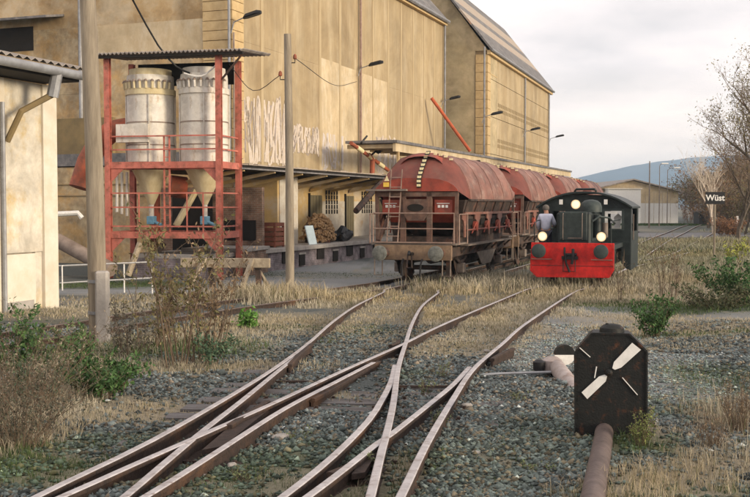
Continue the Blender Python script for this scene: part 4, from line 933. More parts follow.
tag(MB().box(-.02, .02, -.42, .42, 0, .85).build('blue_sheet', M_tarp, None), 'pale blue board leaning against the firewood heap', 'board')
o = bpy.data.objects['blue_sheet']; o.location = P(-.25, 313, 243); o.rotation_euler = (0, R(-14), B1.rz)
bg_ = thing('black_bundle', 'black slumped tarpaulin bundle on the platform near the wagon', 'bundle', P(-.8, 341, 240), B1.rz)
m = MB(); rs = random.Random(9)
bm = bmesh.new(); bmesh.ops.create_icosphere(bm, subdivisions=3, radius=.5)
for v in bm.verts:
    k_ = 1 + .3 * math.sin(v.co.x * 9 + 1) * math.cos(v.co.y * 7); v.co = Vector((v.co.x * .9 * k_, v.co.y * 1.7 * k_, max(0, (v.co.z + .3) * .75 * k_ + .25 * v.co.y)))
me = bpy.data.meshes.new('tarpaulin'); bm.to_mesh(me); bm.free(); me.materials.append(M_black); obj('tarpaulin', me, bg_)

# trestle of an old buffer stop, white handrail, wooden poles
tr = thing('buffer_stop', 'weathered timber buffer stop beam on two leaning trestles in front of the red frame', 'buffer stop', G(230, 288, GO), R(-6))
z_ = .93 ; c0 = G(230, 288, GO).z; top = W(230, 258, G(230, 288, GO).y).z - c0
MB().box(-1.55, 1.3, -.16, .0, top - .30, top).build('beam', M_woodpale, tr, bevel=.02)
for x_, dx in ((-.75, -.32), (.75, -.12)):
    MB().bar((x_, -.12, top - .02), (x_ + dx - .12, -.75, -.05), .13, .10).build('strut', M_woodpale, tr)
    MB().bar((x_ + .12, .05, top - .05), (x_ + .16, .1, -.1), .16, .14).build('upright', M_grime, tr)
    MB().bar((x_ + .1, .05, top - .3), (x_ + .35, .75, -.05), .09, .09).build('brace', M_wood, tr)
hr = thing('white_handrail', 'thin white tubular handrail standing in front of the red frame', 'handrail', (0, 0, 0))
Yh = G(152, 293, GO).y; zb_ = G(152, 293, GO).z
def H(x, y, d=0): return W(x, y, Yh + d)
for a, b, n_ in (((56, 266), (152, 262), 'rail'), ((60, 283), (152, 278), 'rail')): MB().cyl(H(*a, 1.0), H(*b), .022, n=8).build(n_, M_whitep, hr)
for x, d in ((152, 0), (124, .3), (62, .9)): MB().cyl(H(x, 263.5 + (152 - x) * .02, d), Vector((H(x, 263, d).x, Yh + d, zb_ - .1)), .022, n=8).build('post', M_whitep, hr)
def pole(px, py, topx, topy, r0, r1_, label, stub=False):
    b = G(px, py, GO); t = W(topx, topy, b.y); o = thing('wooden_pole', label, 'pole', b)
    MB().tube([Vector((0, 0, -.2)), (t - b) * .5 + Vector((.02, 0, 0)), t - b], r0, 14, r1_).build('shaft', M_wood, o, smooth=True)
    return o, b, t
o, b, t = pole(99, 342, 86.5, -30, .15, .12, 'tall weathered wooden pole in the left foreground bolted to a short concrete stub')
MB().box(.02, .22, -.30, -.12, -.2, 1.15).build('concrete_stub', M_slab, o, bevel=.03)
for z_ in (.45, .95): MB().lathe((0, 0, 0), [(.17, z_), (.17, z_ + .05)], 14).build('band', M_zinc, o)
o, b, t = pole(290, 291, 287.5, 34, .135, .11, 'shorter grey wooden pole with two insulators in front of the warehouse wall')
for x_, z_, k in ((.22, -.75, 1), (-.22, -1.25, -1)):
    MB().tube([(t - b) + Vector((0, 0, z_ - .1)), (t - b) + Vector((x_, 0, z_ - .1)), (t - b) + Vector((x_, 0, z_ + .05))], .018, 6).build('insulator_pin', M_black, o)
    MB().lathe((t - b) + Vector((x_, 0, z_)), [(.03, 0), (.06, .03), (.05, .12), (.02, .16)], 10).build('insulator', M_duct, o)
def cable(pts, r, label, mt=M_black):
    tag(MB().tube(spline(pts, .6), r, 6).build('cable', mt), label, 'cable')
cable([W(120, -25, 34), W(135, 4, 35), W(158, 45, 36), W(176, 66, 36.5), W(190, 73, 36.6)], .035, 'dark cable hanging from above down to the silo shelter roof')
cable([W(184, 73, 36.3), W(196, 76, 36.3), W(206, 74, 36.3), W(219, 62, 36.2)], .03, 'white cable sagging under the silo shelter roof between the silos', M_whitep)
q = t + Vector((.2, 0, -.7))
cable([q, (q + B1.w(FX + .1, B1.onx(FX, 355, 80)[0], 9.3)) / 2 - Vector((0, 0, .5)), B1.w(FX + .1, B1.onx(FX, 355, 80)[0], 9.3)], .012, 'thin wire from the shorter pole to the warehouse downpipe')
q = t + Vector((-.2, 0, -1.2)); e2 = TW.w(TWW + .2, .5, zt - .3)
cable([q, (q + e2) / 2 - Vector((0, 0, .7)), e2], .012, 'thin wire from the shorter pole to the silo shelter roof')

# ------------------------------------------------------------------ hopper wagons
def text_mesh(name, s, size, mt, depth=.004, font_scale=1.0):
    c = bpy.data.curves.new(name + '_curve', 'FONT'); c.body = s; c.size = size; c.extrude = depth; c.align_x = 'CENTER'; c.align_y = 'CENTER'; c.offset = size * .02
    o = bpy.data.objects.new('tmp', c); COL.objects.link(o); dg = bpy.context.evaluated_depsgraph_get()
    me = bpy.data.meshes.new_from_object(o.evaluated_get(dg)); bpy.data.objects.remove(o); me.name = name; me.materials.clear(); me.materials.append(mt); return me
def wheelset(parent, y, r=.49, x=.75):
    for s in (-1, 1):
        w = MB().lathe((0, 0, 0), [(r, -.065), (r, .05), (r + .03, .055), (r + .03, .07), (r * .8, .06), (r * .3, .03), (.1, .07)], 26)
        w.v = [(s * (x - v[2]), y + v[0], r + v[1] - .0) for v in w.v]
        w.build('wheel', M_grime, parent, smooth=True)
    MB().cyl((-x, y, r), (x, y, r), .08, n=10).build('axle', M_grime, parent)
def make_wagon(label):
    t = thing('hopper_wagon', label, 'railway wagon', (0, 0, 0), 0, 'hopper wagons on the track beside the warehouse')
    L = 9.6; Wh = 1.45
    # cross section of body: roof arc then lip
    def section(y, top, lip=2.68, w=Wh, wt=.55):
        pts = []
        for x, f in ((1, 0), (.985, .16), (.90, .44), (.76, .69), (.57, .88), (.30, .98)): pts.append((w * x, y, lip + (top - lip) * f))
        return pts + [(0, y, top)] + [(-p[0], p[1], p[2]) for p in reversed(pts)]
    m = MB(); rs_ = [section(1.35, 4.13), section(L - 1.35, 4.13)]
    m.loft(rs_, closed=False, caps=False); k = len(m.f)
    m.build('roof', M_hopperroof, t, smooth=True)
    for y0, y1, yy in ((1.35, .28, 0), (L - 1.35, L - .28, 1)):
        m = MB(); secs = []
        for f in (0, .35, .75, 1): secs.append(section(y0 + (y1 - y0) * f, 4.13 - .80 * f ** 1.3, lip=2.68 + .24 * f, w=Wh - .12 * f))
        m.loft(secs, closed=False, caps=False); m.build('end_slope', M_hopperroof if yy else M_hopper, t, smooth=True)
        m = MB(); s_ = section(y1, 3.33, lip=2.92, w=Wh - .12); m.prism(s_, (0, .03 if yy else -.03, 0)); m.build('end_wall', M_hopperend if not yy else M_hopper, t)
    # raised red cap arc at the near end of the roof
    m = MB(); s0 = [(x * .52, .90, z - 4.13 + 4.02) for x, y, z in section(0, 4.13, 3.70)]; s1_ = [(x * .55, 1.40, z + .02) for x, y, z in section(0, 4.13, 3.72)]
    m.loft([s0, s1_], closed=False, caps=False); m.build('end_cap', M_hopperend, t, smooth=True)
    m = MB(); 
    for s in (-1, 1): m.box(s * Wh - .04, s * Wh + .03, 1.3, L - 1.3, 2.63, 2.69)
    m.build('roof_lip', M_grime, t)
    # lower body tapering to the chutes
    m = MB(); m.loft([[(-Wh + .06, .95, 2.66), (Wh - .06, .95, 2.66), (Wh - .06, L - .95, 2.66), (-Wh + .06, L - .95, 2.66)],
                      [(-Wh + .22, 1.2, 2.16), (Wh - .22, 1.2, 2.16), (Wh - .22, L - 1.2, 2.16), (-Wh + .22, L - 1.2, 2.16)],
                      [(-.62, 2.2, 1.52), (.62, 2.2, 1.52), (.62, L - 2.2, 1.52), (-.62, L - 2.2, 1.52)]])
    m.build('hopper_body', M_grime, t)
    for y0, s0_ in ((.5, 1), (L - .5, -1)):
        MB().prism([(-1.2, y0, 2.9), (1.2, y0, 2.9), (1.1, y0 + s0_ * .75, 1.95), (-1.1, y0 + s0_ * .75, 1.95)], (0, s0_ * .03, 0)).build('end_hopper_plate', M_hopperend, t)
    for s in (-1, 1):
        m = MB(); m.prism([(s * (Wh - .05), 0, 2.90), (s * (Wh + .0), 0, 2.90), (s * (Wh - .03), 0, 2.33), (s * (Wh - .09), 0, 2.33)], (0, .06, 0))
        for k in range(6): MB_ = MB(); MB_.T = Matrix.Translation((0, 1.25 + k * 1.4, 0)); MB_.prism([(s * (Wh - .10), 0, 2.64), (s * (Wh - .02), 0, 2.64), (s * (Wh - .17), 0, 2.16), (s * (Wh - .27), 0, 2.16)], (0, .07, 0)); MB_.build('side_rib', M_grime, t)
        for k in range(4):                        # arched discharge outlets with levers
            yc = 2.1 + k * 1.75; c = MB()
            c.loft([[(s * 1.10, yc - .55, 2.14), (s * 1.10, yc + .55, 2.14), (s * 1.30, yc + .45, 2.14), (s * 1.30, yc - .45, 2.14)],
                    [(s * .80, yc - .45, 1.52), (s * .80, yc + .45, 1.52), (s * 1.18, yc + .34, 1.50), (s * 1.18, yc - .34, 1.50)]])
            ch_ = c.build('discharge_chute', M_grime, t)
            MB().prism([(s * 1.29, yc - .26, 2.06), (s * 1.29, yc + .26, 2.06), (s * 1.27, yc + .30, 1.85), (s * 1.27, yc - .30, 1.85)], (s * .02, 0, 0)).build('opening', M_dark, ch_)
            MB().prism([(s * 1.33, yc - 1.1 + q_[0], q_[1]) for q_ in ((0, 1.50), (.14, 1.50), (.16, 1.85), (.30, 2.02), (.45, 2.06), (.45, 2.20), (-.31, 2.20), (-.31, 2.06), (-.16, 2.02), (-.02, 1.85))], (s * .04, 0, 0)).build('arch_panel', M_hopperroof, t)
            MB().cyl((s * 1.30, yc + .42, 1.82), (s * 1.42, yc + .42, 1.82), .16, n=12).build('hand_wheel', M_hopperend, t)
            MB().tube([(s * 1.36, yc - .1, 1.60), (s * 1.42, yc + .25, 1.95)], .025, 6).build('lever', M_hopperend, t)
        MB().box(s * 1.36 - .04, s * 1.36 + .03, 1.0, L - 1.0, 2.20, 2.28).build('chute_rail', M_hopperroof, t)
        MB().tube([(s * 1.38, 1.2, 1.72), (s * 1.38, L - 1.2, 1.72)], .03, 6).build('operating_shaft', M_hopper, t)
        m = MB(); m.box(s * 1.10 - .05, s * 1.10 + .05, .05, L - .05, .92, 1.20); m.build('sole_bar', M_grime, t)
        MB().box(s * 1.32 - .16, s * 1.32 + .1, 1.3, L - 1.3, 1.22, 1.27).build('side_walkway', M_greysteel, t)
        for k in range(7): MB().bar((s * 1.15, 1.4 + k * 1.13, 1.0), (s * 1.38, 1.4 + k * 1.13, 1.22), .06).build('walkway_bracket', M_grime, t)
        for ya in (1.9, L - 1.9):
            MB().tube([(s * 1.02, ya - .62, .84), (s * 1.02, ya - .3, .72), (s * 1.02, ya, .69), (s * 1.02, ya + .3, .72), (s * 1.02, ya + .62, .84)], .055, 6).build('leaf_spring', M_grime, t)
            MB().box(s * 1.02 - .14, s * 1.02 + .14, ya - .15, ya + .15, .34, .66).build('axle_box', M_greysteel, t, bevel=.03)
            MB().prism([(s * .93, ya - .75, .93), (s * .93, ya + .75, .93), (s * .93, ya + .28, .30), (s * .93, ya - .28, .30)], (s * .02, 0, 0)).build('axle_guard', M_grime, t)
        MB().cyl((s * .55, L * .42, .70), (s * .55, L * .58, .70), .22, n=12).build('air_tank', M_grime, t)
        MB().prism([(s * 1.2, L * .5 - 1.5, .95), (s * 1.2, L * .5 + 1.5, .95), (s * 1.2, L * .5 + .7, .50), (s * 1.2, L * .5 - .7, .50)], (s * .03, 0, 0)).build('brake_panel', M_greysteel, t)
        # side handrail by the end platform
        MB().tube([(s * 1.42, .1, 1.3), (s * 1.42, .1, 2.22), (s * 1.42, 1.15, 2.22), (s * 1.42, 1.15, 1.3)], .022, 6).build('handrail', M_paleline, t)
        MB().tube([(s * 1.42, L - .1, 1.3), (s * 1.42, L - .1, 2.22), (s * 1.42, L - 1.15, 2.22), (s * 1.42, L - 1.15, 1.3)], .022, 6).build('handrail', M_paleline, t)
    for ya in (1.9, L - 1.9): wheelset(t, ya)
    for e, sg in ((0, -1), (L, 1)):
        y = e
        MB().box(-1.22, 1.22, y - .06, y + .06, .82, 1.28).build('buffer_beam', M_beam, t, bevel=.015)
        MB().box(-1.35, 1.35, min(y, y - sg * 1.5), max(y, y - sg * 1.5), 1.285, 1.34).build('end_platform', M_greysteel, t)
        for s in (-1, 1):
            b = MB().cyl((s * .875, y + sg * .06, 1.05), (s * .875, y + sg * .30, 1.05), .15, .12, n=16).build('buffer', M_grime, t)
            MB().cyl((s * .875, y + sg * .28, 1.05), (s * .875, y + sg * .60, 1.05), .09, n=14).build('buffer_stem', M_greysteel, b)
            MB().lathe((0, 0, 0), [(.235, 0), (.235, .03), (.18, .055), (.05, .065)], 24)
            q = MB().lathe((0, 0, 0), [(.235, 0), (.235, .03), (.18, .055), (.05, .065)], 24); q.v = [(s * .875 + v[0], y + sg * (.60 + v[2]), 1.05 + v[1]) for v in q.v]; q.build('buffer_plate', M_bufface, b, smooth=True)
            MB().bar((s * .42, y - sg * .35, 1.34), (s * .42, y - sg * .35, 2.95), .16, .1).build('end_post', M_endsteel, t)
            MB().bar((s * 1.25, y - sg * .35, 1.34), (s * 1.28, y - sg * .35, 2.95), .10, .08).build('end_post', M_endsteel, t)
            MB().bar((s * 1.2, y - sg * .3, 1.4), (s * 1.05, y - sg * 1.4, 2.5), .10, .08).build('end_brace', M_endsteel, t)
            MB().box(s * .84 - .27, s * .84 + .27, min(y - sg * .44, y - sg * .40), max(y - sg * .44, y - sg * .40), 2.22, 2.66).build('end_plate', M_hopperend, t)
            # faint marks on the plate
            for k in range(3): MB().box(s * .84 - .17 + k * .12, s * .84 - .09 + k * .12, min(y - sg * .396, y - sg * .385), max(y - sg * .396, y - sg * .385), 2.42, 2.50).build('plate_marking', M_whitep, t)
            MB().box(s * .84 - .2, s * .84 + .2, min(y - sg * .396, y - sg * .385), max(y - sg * .396, y - sg * .385), 2.54, 2.56).build('plate_marking', M_whitep, t)
            MB().tube([(s * .95, y + sg * .1, .85), (s * .95, y + sg * .12, .36), (s * 1.2, y + sg * .12, .36), (s * 1.2, y + sg * .1, .85)], .022, 6).build('foot_step', M_greysteel, t)
            MB().tube([(s * .30, y + sg * .05, .85), (s * .30, y + sg * .22, .70), (s * .28, y + sg * .22, .35)], .03, 6).build('brake_hose', M_black, t)
        MB().box(-1.32, 1.32, min(y - sg * .30, y - sg * .44), max(y - sg * .30, y - sg * .44), 2.76, 2.90).build('end_beam', M_endsteel, t)
        MB().box(-1.55, -.25, min(y - sg * .05, y - sg * .5), max(y - sg * .05, y - sg * .5), 2.93, 2.99).build('roof_step', M_greysteel, t)
        # flared housing in the middle of the end
        m = MB(); m.prism([(-.40, y - sg * .25, 2.68), (.40, y - sg * .25, 2.68), (.40, y - sg * .25, 2.25), (.26, y - sg * .25, 2.02), (-.26, y - sg * .25, 2.02), (-.40, y - sg * .25, 2.25)], (0, -sg * .25, 0)); m.build('gear_housing', M_endsteel, t)
        q = MB().lathe((0, 0, 0), [(.26, 0), (.26, .02)], 20); q.v = [(v[0], y - sg * (.25 - v[2]), 2.42 + v[1] * .45) for v in q.v]; q.build('housing_opening', M_dark, t)
        MB().tube([(-1.28, y, 1.34), (-1.28, y, 2.25), (1.28, y, 2.25), (1.28, y, 1.34)], .022, 6).build('handrail', M_paleline, t)
        MB().tube([(-1.28, y, 1.78), (1.28, y, 1.78)], .02, 6).build('handrail', M_paleline, t)
        MB().box(-1.22, 1.22, y - .07, y + .07, 1.345, 1.375).build('platform_edge', M_paleline, t)
        for x in (-.85, -.50): MB().bar((x, y - sg * .02, 1.34), (x + .06, y - sg * .30, 3.6), .03).build('ladder_stile', M_paleline, t)
        for k in range(7): MB().bar((-.85 + k * .008, y - sg * (.02 + k * .03), 1.55 + k * .3), (-.50 + k * .008, y - sg * (.02 + k * .03), 1.55 + k * .3), .025).build('ladder_rung', M_paleline, t)
        # cream treads climbing the end slope on a black strip
        z0, z1 = 3.0, 4.16
        def slope(z): return y - sg * (.28 + (1.07 * min(1, max(0, (3.28 + .85 - .85 * 0 - z) * 0 + (z - 3.28) / .85) ** .8)) if z > 3.28 else y - sg * .25) if False else (y - sg * (.22 if z < 3.28 else .22 + 1.07 * (1 - (1 - min(1, (z - 3.28) / .85)) ** .8)))
        q = [Vector((.12, slope(z0 + (z1 - z0) * i / 9), z0 + (z1 - z0) * i / 9 + .03)) for i in range(10)]
        for a, b in zip(q, q[1:]): MB().bar(a, b, .14, .03).build('tread_strip', M_black, t)
        for i in range(9): c = q[i].lerp(q[i + 1], .5); MB().box(c.x - .055, c.x + .055, c.y - .06, c.y + .03, c.z - .03, c.z + .045).build('tread', M_cream, t)
        for i in range(4): MB().box(.30 + i * .17, .40 + i * .17, y - sg * 1.25 - .03, y - sg * 1.25 + .03, 4.06 - i * i * .018, 4.12 - i * i * .018).build('tread', M_cream, t)
        MB().prism([(-1.0, y - sg * .22, 3.24), (-.92, y - sg * .24, 3.40), (-.84, y - sg * .22, 3.24)], (0, .02, 0)).build('warning_plate', M_cream, t)
        MB().box(-1.02, -.84, y - sg * .21 - .01, y - sg * .21 + .01, 3.06, 3.20).build('warning_plate', M_yellow, t)
        hk = MB().tube([(0, y + sg * .06, 1.02), (0, y + sg * .30, 1.02), (0, y + sg * .42, 1.08), (0, y + sg * .46, 1.0)], .05, 8).build('coupling_hook', M_black, t)
        MB().tube([(-.06, y + sg * .36, 1.0), (-.08, y + sg * .40, .62), (.08, y + sg * .40, .62), (.06, y + sg * .36, 1.0)], .025, 6).build('coupling_link', M_grime, hk)
    MB().box(-.25, .25, .1, L - .1, .9, 1.15).build('centre_sill', M_grime, t)
    MB().box(-1.04, 1.04, 1.2, L - 1.2, 1.16, 1.5).build('floor_frame', M_grime, t)
    for yy in (.6, 3.4, 4.8, 6.2, L - .6): MB().box(-1.04, 1.04, yy, yy + .12, .93, 1.155).build('cross_member', M_grime, t)
    for ya in (1.9, L - 1.9):
        for s in (-1, 1): MB().bar((s * .75, ya - .56, .25), (s * .75, ya - .5, .95), .12, .09).build('brake_block', M_grime, t); MB().bar((s * .75, ya + .56, .25), (s * .75, ya + .5, .95), .12, .09).build('brake_block', M_grime, t)
    for yy in (1.38, 3.0, 4.8, 6.6, L - 1.42): MB().tube([(x * 1.005, yy, z + .012) for x, _, z in section(yy, 4.13)], .007, 5).build('roof_seam', M_hopperroof, t)
    return t
D18 = R(18.5)
wg = make_wagon('nearest red-brown hopper wagon, its whole end platform and buffers facing the camera')
wo = Vector((1.16, 31.7, 0)); wg.location = wo; wg.rotation_euler = (0, 0, -D18)
for i, lb in ((1, 'second red-brown hopper wagon, coupled behind the nearest one'), (2, 'third hopper wagon, just its roof showing above the loco cab'), (3, 'fourth and farthest hopper wagon, mostly hidden behind the loco')):
    dup(wg, loc=wo + Vector((math.sin(D18), math.cos(D18), 0)) * 10.85 * i, label=lb)

# ------------------------------------------------------------------ small shunting locomotive
lc = thing('shunting_locomotive', 'small black shunting locomotive with bright red buffer plate and three lit headlamps', 'locomotive', (5.93, 31.4, 0), -D18)
pl = [(-1.22, 1.36), (1.26, 1.36), (1.26, .55), (1.12, .32), (-1.05, .30), (-1.26, .50)]
MB().prism([(x, 0, z) for x, z in pl], (0, .06, 0)).build('buffer_plate', M_red, lc, bevel=.01)
for s in (-1, 1):
    b = MB().cyl((s * .92, -.02, 1.12), (s * .92, -.22, 1.12), .14, n=16).build('buffer', M_red, lc)
    MB().cyl((s * .92, -.2, 1.12), (s * .92, -.42, 1.12), .08, n=14).build('buffer_stem', M_loco, b)
    q = MB().lathe((0, 0, 0), [(.215, 0), (.215, .04), (.16, .07), (.03, .08)], 28); q.v = [(s * .92 + v[0], -.42 - v[2], 1.12 + v[1]) for v in q.v]; q.build('buffer_disc', M_locogrey, b, smooth=True)
    MB().tube([(s * .60, -.02, .86), (s * .60, -.09, .86), (s * 1.2, -.09, .86), (s * 1.2, -.02, .86)], .014, 6).build('handrail', M_greysteel, lc)
def lamp(x, y, z, r=.15):
    h = MB().lathe((0, 0, 0), [(r * .6, .22), (r, .10), (r + .015, 0)], 20); h.v = [(x + v[0], y + v[2], z + v[1]) for v in h.v]; h = h.build('headlamp', M_loco, lc, smooth=True)
    g = MB().lathe((0, 0, 0), [(r * .95, 0), (r * .93, .012), (r * .5, .02)], 20); g.v = [(x + v[0], y - .004 - v[2], z + v[1]) for v in g.v]; g.build('reflector', M_ring, h, smooth=True)
    g = MB().lathe((0, 0, 0), [(r * .74, 0), (r * .6, .014), (r * .2, .02)], 20); g.v = [(x + v[0], y - .02 - v[2], z + v[1]) for v in g.v]; g.build('lens', M_lamp, h, smooth=True)
for s in (-1, 1):
    lamp(s * .88, .0, 1.55); MB().bar((s * .88, .1, 1.30), (s * .88, .1, 1.42), .05).build('lamp_bracket', M_loco, lc)
lamp(.04, .55, 2.52, .15)
MB().tube([(-.16, -.06, 1.0), (.16, -.06, 1.0)], .05, 8).build('drawbar', M_black, lc)
hk = MB().box(-.28, .2, -.12, -.0, .86, .96).build('coupling_box', M_black, lc)
MB().tube([(.06, -.10, 1.18), (.07, -.16, .95), (.03, -.16, .72)], .045, 8).build('coupling_hook', M_black, hk)
MB().tube([(-.20, -.06, 1.22), (-.19, -.13, 1.05), (-.14, -.14, .75), (-.03, -.14, .48)], .032, 8).build('brake_hose', M_black, lc)
MB().tube([(-.24, -.05, .92), (-.24, -.05, .50), (.12, -.05, .50), (.12, -.05, .92)], .016, 6).build('shunter_step', M_black, lc)
# rivets along the plate and hood edges
m = MB()
for i in range(17):
    x = -1.15 + i * .145
    for z_ in (1.31, .37): m.cyl((x, -.002, z_), (x, -.014, z_), .014, .009, n=6)
for i in range(6):
    for x in (-1.19, 1.20): m.cyl((x, -.002, .60 + i * .12), (x, -.014, .60 + i * .12), .014, .009, n=6)
m.build('rivets', M_red, lc, kind='stuff')
MB().box(-1.2, 1.24, -.012, -.001, .66, .672).build('plate_seam', M_loco, lc)
for x_ in (-.30, .28): MB().tube([(x_, .30, 1.44), (x_, .24, 1.5), (x_, .24, 2.2), (x_, .30, 2.25)], .013, 6).build('grille_handle', M_greysteel, lc)
for s in (-1, 1):
    MB().tube([(s * 1.15, .15, 1.3), (s * 1.15, .15, 1.95), (s * 1.15, .7, 2.02), (s * 1.15, 2.9, 2.02)], .018, 6).build('hood_handrail', M_loco, lc)
    for k in range(4): MB().box(s * .521, s * .535, .6 + k * .56, 1.12 + k * .56, 1.4, 2.1).build('hood_door', M_locogrey, lc)
# hood with grille
MB().box(-.52, .52, .35, 2.9, 1.0, 2.28).build('hood', M_loco, lc, bevel=.06)
gr = MB().box(-.42, .42, .31, .349, 1.42, 2.30).build('radiator_grille', M_locogrey, lc, bevel=.02)
for k in range(16): MB().box(-.38, .38, .295, .309, 1.47 + k * .05, 1.495 + k * .05).build('louvre', M_locogrey, gr)
MB().box(-.16, .26, .285, .294, 1.48, 1.51).build('nameplate', M_greysteel, gr)
MB().lathe((.0, 0, 0), [(.1, 0)] * 2, 4)
dm = MB().lathe((.40, 1.4, 0), [(.34, 2.28), (.34, 2.44), (.30, 2.56), (.2, 2.64), (.06, 2.67)], 20).build('exhaust_dome', M_locogrey, lc, smooth=True)
MB().cyl((.66, .9, 1.5), (.66, .9, 2.2), .12, n=14).build('air_cylinder', M_loco, lc)
MB().cyl((.86, 1.2, 1.5), (.86, 1.2, 1.95), .09, n=12).build('filter_pot', M_greysteel, lc)
MB().tube([(.55, .5, 2.0), (.75, .6, 2.15), (.95, 1.5, 2.1), (1.0, 2.8, 1.9)], .03, 8).build('air_pipe', M_locogrey, lc)
MB().box(-1.22, 1.26, .06, 6.2, 1.16, 1.30).build('running_board', M_loco, lc)
for s in (-1, 1):
    MB().box(s * 1.0 - .04, s * 1.0 + .04, .06, 6.2, .60, 1.155).build('frame_side', M_loco, lc)
for y_ in (1.5, 4.4): wheelset(lc, y_, .42)
MB().box(-.8, .8, .3, 5.9, .62, 1.1).build('gear_case', M_dark, lc)
# cab
CY0, CY1, CW = 2.95, 5.95, 1.50
def roofz(x): return 2.92 - .50 * abs(x / 1.55) ** 2.2
xs_ = [-1.55 + i * 3.1 / 14 for i in range(15)]
m = MB(); sec = lambda y: [(x, y, roofz(x) + .03) for x in xs_] + [(x, y, roofz(x) - .03) for x in reversed(xs_)]
m.loft([sec(CY0 - .25), sec(CY1 + .2)]); m.build('cab_roof', M_loco, lc, smooth=True)
def wall_with_window(y, holes, name='cab_front'):
    cols = sorted({-CW, CW, *[h[0] for h in holes], *[h[1] for h in holes]}); m = MB()
    for a, b in zip(cols, cols[1:]):
        cx = (a + b) / 2; hz = sorted([(h[2], h[3]) for h in holes if h[0] < cx < h[1]])
        zb = [1.301]; 
        for z0, z1 in hz: zb += [z0, z1]
        ztop = min(roofz(a), roofz(b)) - .03; zb.append(None)
        for i in range(0, len(zb), 2):
            z0 = zb[i]; z1 = zb[i + 1]
            if z1 is None: m.prism([(a, y, z0), (b, y, z0), (b, y, roofz(b) - .028), (a, y, roofz(a) - .028)], (0, .05, 0))
            else: m.box(a, b, y, y + .05, z0, z1)
    return m.build(name, M_loco, lc)
fr_ = [(.62, 1.24, 1.72, 2.34), (-1.30, -.62, 1.72, 2.30)]
cf = wall_with_window(CY0, fr_); cr_ = wall_with_window(CY1 - .05, [(.55, 1.30, 1.55, 2.34), (-1.28, -.35, 1.55, 2.34)], 'cab_rear')
m = MB(); m.box(.58, .66, CY0 - .03, CY0 - .001, 1.68, 2.38); m.box(1.20, 1.28, CY0 - .03, CY0 - .001, 1.68, 2.38); m.box(.66, 1.20, CY0 - .03, CY0 - .001, 2.31, 2.38); m.box(.66, 1.20, CY0 - .03, CY0 - .001, 1.68, 1.73)
m.build('window_frame', M_locogrey, cf)
m = MB(); m.box(.665, .76, CY0 - .012, CY0 + .01, 1.74, 2.30); m.box(.76, 1.06, CY0 - .012, CY0 + .01, 2.22, 2.30); m.build('window_daylight_strip', M_whitep, cf)  # white strips painted in for daylight entering along the window edge
MB().prism([(.95, CY0 + .3, 1.75), (1.12, CY0 + .3, 1.75), (1.17, CY0 + .3, 2.12), (1.06, CY0 + .3, 2.22), (.92, CY0 + .3, 2.10)], (0, .06, 0)).build('bright_view_shape', M_whitep, cf)  # added pale shape standing in for the bright view through the cab
MB().box(CW - .05, CW, CY0 + .051, CY1 - .051, .38, 1.62).build('cab_side', M_loco, lc, bevel=.0)
for a, b in ((CY0 + .051, CY0 + .4), (CY1 - .5, CY1 - .051)): MB().box(CW - .05, CW, a, b, 1.621, roofz(CW) - .03).build('cab_side', M_loco, lc)
MB().box(-CW, -CW + .05, CY0 + .051, CY0 + .5, 1.3, roofz(CW) - .03).build('cab_side', M_loco, lc)
MB().box(-CW, -CW + .05, CY1 - .9, CY1 - .051, .45, roofz(CW) - .03).build('cab_side', M_loco, lc)
MB().box(-CW + .06, CW - .06, CY0 + .06, CY1 - .06, 1.02, 1.15).build('cab_floor', M_loco, lc)
for s in (-1, 1): 
    MB().prism([(s * (CW - .02), CY0 - .02, 1.3), (s * (CW - .3), CY0 - .02, 1.3), (s * (CW - .3), CY0 - .02, .62), (s * (CW - .12), CY0 - .02, .42), (s * (CW - .02), CY0 - .02, .42)], (0, .05, 0)).build('step_plate', M_loco, lc)
    MB().cyl((s * (CW + .02), CY0 + .7, 1.35), (s * (CW + .02), CY0 + .7, 2.2), .02, n=6).build('grab_rail', M_greysteel, lc)
    MB().box(s * .72 - .05, s * .72 + .05, CY0 - .35, CY0 - .25, 2.52, 2.68).build('marker_lamp', M_whitep, lc)
MB().tube([(-.35, CY0 + .3, 2.95), (-.3, CY0 + .25, 3.02), (.3, CY0 + .25, 3.02), (.35, CY0 + .3, 2.95)], .04, 8).build('roof_rail', M_loco, lc)

# person on the left running board, back of the pale shirt towards the camera
pr = thing('person', 'person with grey hair in a pale blue shirt leaning beside the locomotive hood', 'person', (0, 0, 0), 0)
lcw = Matrix.Translation((5.93, 31.4, 0)) @ Matrix.Rotation(-D18, 4, 'Z')
pr.location = lcw @ Vector((-1.0, 1.35, .74)); pr.rotation_euler = (0, 0, -D18 + R(8))
def skin_body(name, verts, edges, rad, mt, parent, sub=2):
    me = bpy.data.meshes.new(name); me.from_pydata(verts, edges, []); me.materials.append(mt); o = obj(name, me, parent)
    sk = o.modifiers.new('skin', 'SKIN'); sk.use_smooth_shade = True
    for i, r_ in enumerate(rad): me.skin_vertices[0].data[i].radius = (r_, r_) if not isinstance(r_, tuple) else r_
    me.skin_vertices[0].data[0].use_root = True
    ss = o.modifiers.new('sub', 'SUBSURF'); ss.levels = sub; ss.render_levels = sub; return o
V = [(0, 0, .92), (0, .0, 1.12), (0, .03, 1.34), (0, .06, 1.47), (0, .07, 1.53), (0, .09, 1.62), (0, .09, 1.70),
     (-.17, .03, 1.40), (-.25, .06, 1.15), (-.22, .25, .98), (-.21, .33, .93),
     (.17, .03, 1.40), (.27, .10, 1.16), (.25, .34, 1.10), (.24, .42, 1.09),
     (-.10, 0, .86), (-.11, .04, .48), (-.11, -.02, .09), (-.11, .13, .03), (.10, 0, .86), (.12, .08, .48), (.12, .04, .09), (.12, .19, .03)]
